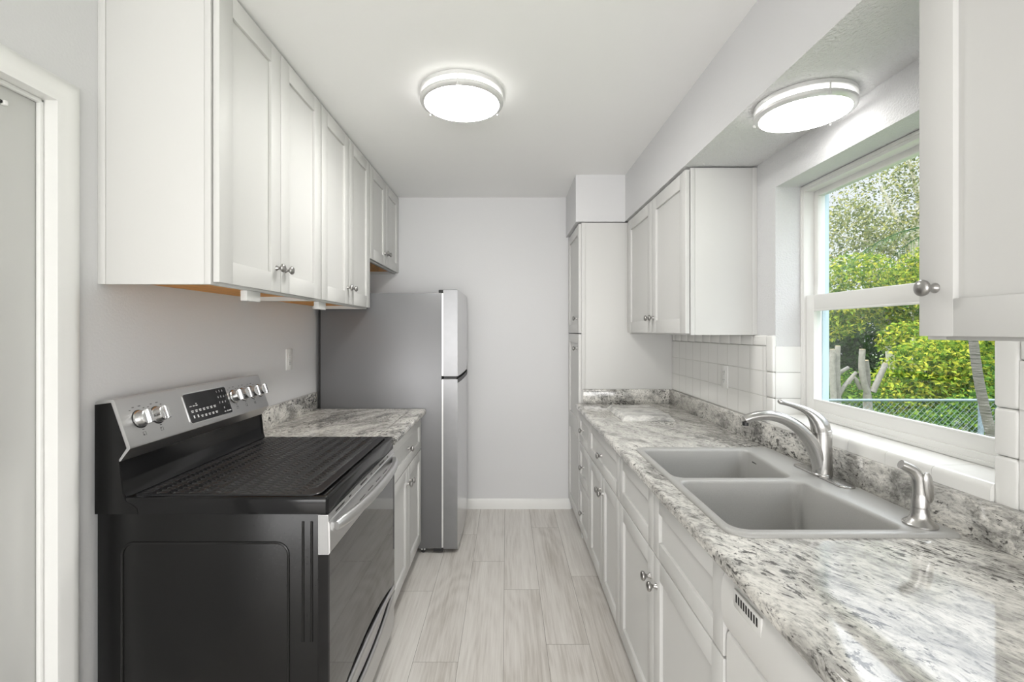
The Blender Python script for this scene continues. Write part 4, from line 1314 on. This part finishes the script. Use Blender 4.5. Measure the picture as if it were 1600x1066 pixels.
# sunlit shrubs behind the fence
tree('shrub', 'large sunlit shrub with bright yellow green leaves behind the fence', 'shrub', (7.0, 7.6, ZG),
     [([(7.0, 7.6, ZG), (7.0, 7.6, 0.5)], 0.05, 0.02)],
     [((6.8, 7.5, 0.55), (0.9, 0.5, 0.75), 3000), ((7.6, 7.7, 0.75), (0.9, 0.5, 0.8), 2800), ((6.1, 7.5, 0.15), (0.7, 0.5, 0.6), 1900)],
     M['leaf_sun'], M['bark'], 14, 0.11, push=(0.2, 0.1))
tree('shrub', 'mid green leafy shrub behind the right end of the fence by the palm trunk', 'shrub', (7.2, 6.9, ZG),
     [([(7.2, 6.9, ZG), (7.2, 6.9, 0.3)], 0.05, 0.02)],
     [((7.2, 6.9, 0.0), (0.9, 0.45, 0.65), 2600), ((6.2, 6.8, -0.15), (0.8, 0.4, 0.5), 2000), ((8.0, 7.0, 0.5), (0.8, 0.4, 0.9), 2200)],
     M['leaf_mid'], M['bark'], 15, 0.10, push=(-0.3, -0.4))
tree('shrub', 'green shrub at the left of the window view behind the pruned grey stems', 'shrub', (5.7, 7.4, ZG),
     [([(5.7, 7.4, ZG), (5.7, 7.4, 0.4)], 0.05, 0.02)],
     [((5.6, 7.4, 0.1), (0.7, 0.4, 0.75), 2300), ((5.0, 7.3, -0.1), (0.5, 0.4, 0.6), 1300)],
     M['leaf_mid'], M['bark'], 16, 0.09, push=(-0.45, -0.3))
tree('shrub', 'loose bright shrub above the hedge under the yellow green tree', 'shrub', (8.6, 8.6, ZG),
     [([(8.6, 8.6, ZG), (8.6, 8.6, 0.8)], 0.05, 0.02)],
     [((8.3, 8.5, 1.0), (0.8, 0.4, 0.6), 1500), ((9.2, 8.7, 1.2), (0.8, 0.4, 0.8), 1600), ((7.4, 8.5, 1.25), (0.6, 0.4, 0.35), 800)],
     M['leaf_sun'], M['bark'], 17, 0.12, push=(0.1, 0.06))

# pruned grey succulent stems
t = thing('pruned_cactus', (4.85, 6.3, ZG), 'pale grey pruned columnar stems standing behind the chain link fence', 'cactus')
s_ = 722 / 6.3
def gp(px, py, dy=0.0): return ((px - 792) / s_, 6.3 + dy, EYE - (py - 518) / s_)
stems = [([(1300, 660), (1298, 610), (1296, 575), (1297, 546)], 4.2), ([(1310, 665), (1309, 610), (1308, 575), (1309, 541)], 4.0), ([(1309, 590), (1318, 582), (1330, 575)], 3.0),
         ([(1356, 680), (1352, 620), (1346, 600), (1342, 575), (1343, 546)], 4.5), ([(1345, 608), (1334, 590), (1325, 600)], 3.0),
         ([(1358, 680), (1358, 620), (1360, 595), (1357, 564)], 4.2), ([(1359, 612), (1368, 592), (1376, 575), (1379, 568)], 4.0), ([(1310, 620), (1322, 600), (1338, 582)], 2.8)]
for k, (pp, r_) in enumerate(stems):
    P = smooth_path([gp(a, b_, 0.05 * ((k % 3) - 1)) for a, b_ in pp])
    stm = MB().tube(P, [r_ / s_ * (1.08 - 0.16 * i / len(P)) for i in range(len(P))], 9).build('stem', M['cactus'], t, angle=60)
    if r_ > 3.9:
        e = Vector(P[-1]); dd_ = (e - Vector(P[-2])).normalized()
        MB().lathe([(r_ / s_ * 0.86, -0.002), (r_ / s_ * 0.86, 0.006), (0.0, 0.007)], e, dd_, 10).build('cut_end', M['cut'], stm)

# chain link fence
FYe = 5.8
fx0, fx1, fz1 = 3.75, 7.6, 0.525
t = thing('chain_link_fence', ((fx0 + fx1) / 2, FYe, ZG), 'galvanised chain link fence with a top rail across the garden', 'fence')
MB().tube([(fx0, FYe, fz1), (fx1, FYe, fz1)], 0.017, 12).build('top_rail', M['wire'], t)
q = MB()
p_ = 0.075
hgt = fz1 - ZG - 0.03
x = fx0 - hgt
while x < fx1:
    for sg in (1, -1):
        xa, xb = (x, x + hgt) if sg > 0 else (x + hgt, x)
        za_, zb_ = ZG + 0.02, fz1 - 0.01
        # clip to the fence ends
        def at(xx): return za_ + (zb_ - za_) * (xx - xa) / (xb - xa)
        l, r_ = max(min(xa, xb), fx0), min(max(xa, xb), fx1)
        if r_ - l > 0.03:
            q.tube([(l, FYe + 0.004 * sg, at(l)), (r_, FYe + 0.004 * sg, at(r_))], 0.0022, 4, cap=False)
    x += p_
q.build('wire_mesh', M['wire'], t, smooth=False)
for x in (fx0, 5.99, fx1):
    MB().lathe([(0.028, 0.0), (0.028, fz1 - ZG + 0.03), (0.02, fz1 - ZG + 0.045), (0.0, fz1 - ZG + 0.05)], (x, FYe + 0.04, ZG), n=14).build('post', M['wire'], t)

# leaning palm
t = thing('palm_tree', (5.47, 5.0, ZG), 'slender palm with a leaning ringed grey trunk in front of the fence', 'palm tree')
ppts = smooth_path([(5.47, 5.0, ZG), (5.30, 5.0, 0.05), (5.16, 5.0, 0.60), (5.07, 5.0, 1.10), (5.00, 5.0, 1.80), (4.93, 5.0, 2.50)], 8)
rad_ = [0.050 - 0.016 * i / len(ppts) + 0.0022 * (i % 2) for i in range(len(ppts))]
MB().tube(ppts, rad_, 12).build('trunk', M['palm_bark'], t, angle=60)
rng = random.Random(21)
for k in range(5):
    a = math.radians(72 * k + 20)
    c0 = Vector((4.93, 5.0, 2.50))
    L_ = 1.15
    mid_ = [c0 + Vector((math.cos(a) * L_ * u, math.sin(a) * L_ * u, 0.38 * u - 0.80 * u * u)) for u in [i / 12 for i in range(13)]]
    q = MB()
    q.tube(mid_, [0.012 * (1 - 0.85 * i / 12) for i in range(13)], 6)
    for i in range(1, 13):
        for j in range(2):
            for sg in (1, -1):
                p = mid_[i - 1].lerp(mid_[i], j / 3)
                tdir = (mid_[i] - mid_[i - 1]).normalized()
                sd = tdir.cross(Vector((0, 0, 1))).normalized() * sg
                d_ = (tdir * 0.8 + sd * 0.7 + Vector((0, 0, -0.35 + rng.uniform(-.1, .1)))).normalized()
                ll = 0.34 * (1 - 0.5 * abs(i / 12 - 0.4))
                u_ = d_.cross(Vector((0, 0, 1))).normalized() * 0.004
                v = [q.bm.verts.new(p + u_), q.bm.verts.new(p - u_), q.bm.verts.new(p + d_ * ll - Vector((0, 0, 0.04)))]
                q.bm.faces.new(v)
    q.build('frond', M['frond'], t, smooth=False)
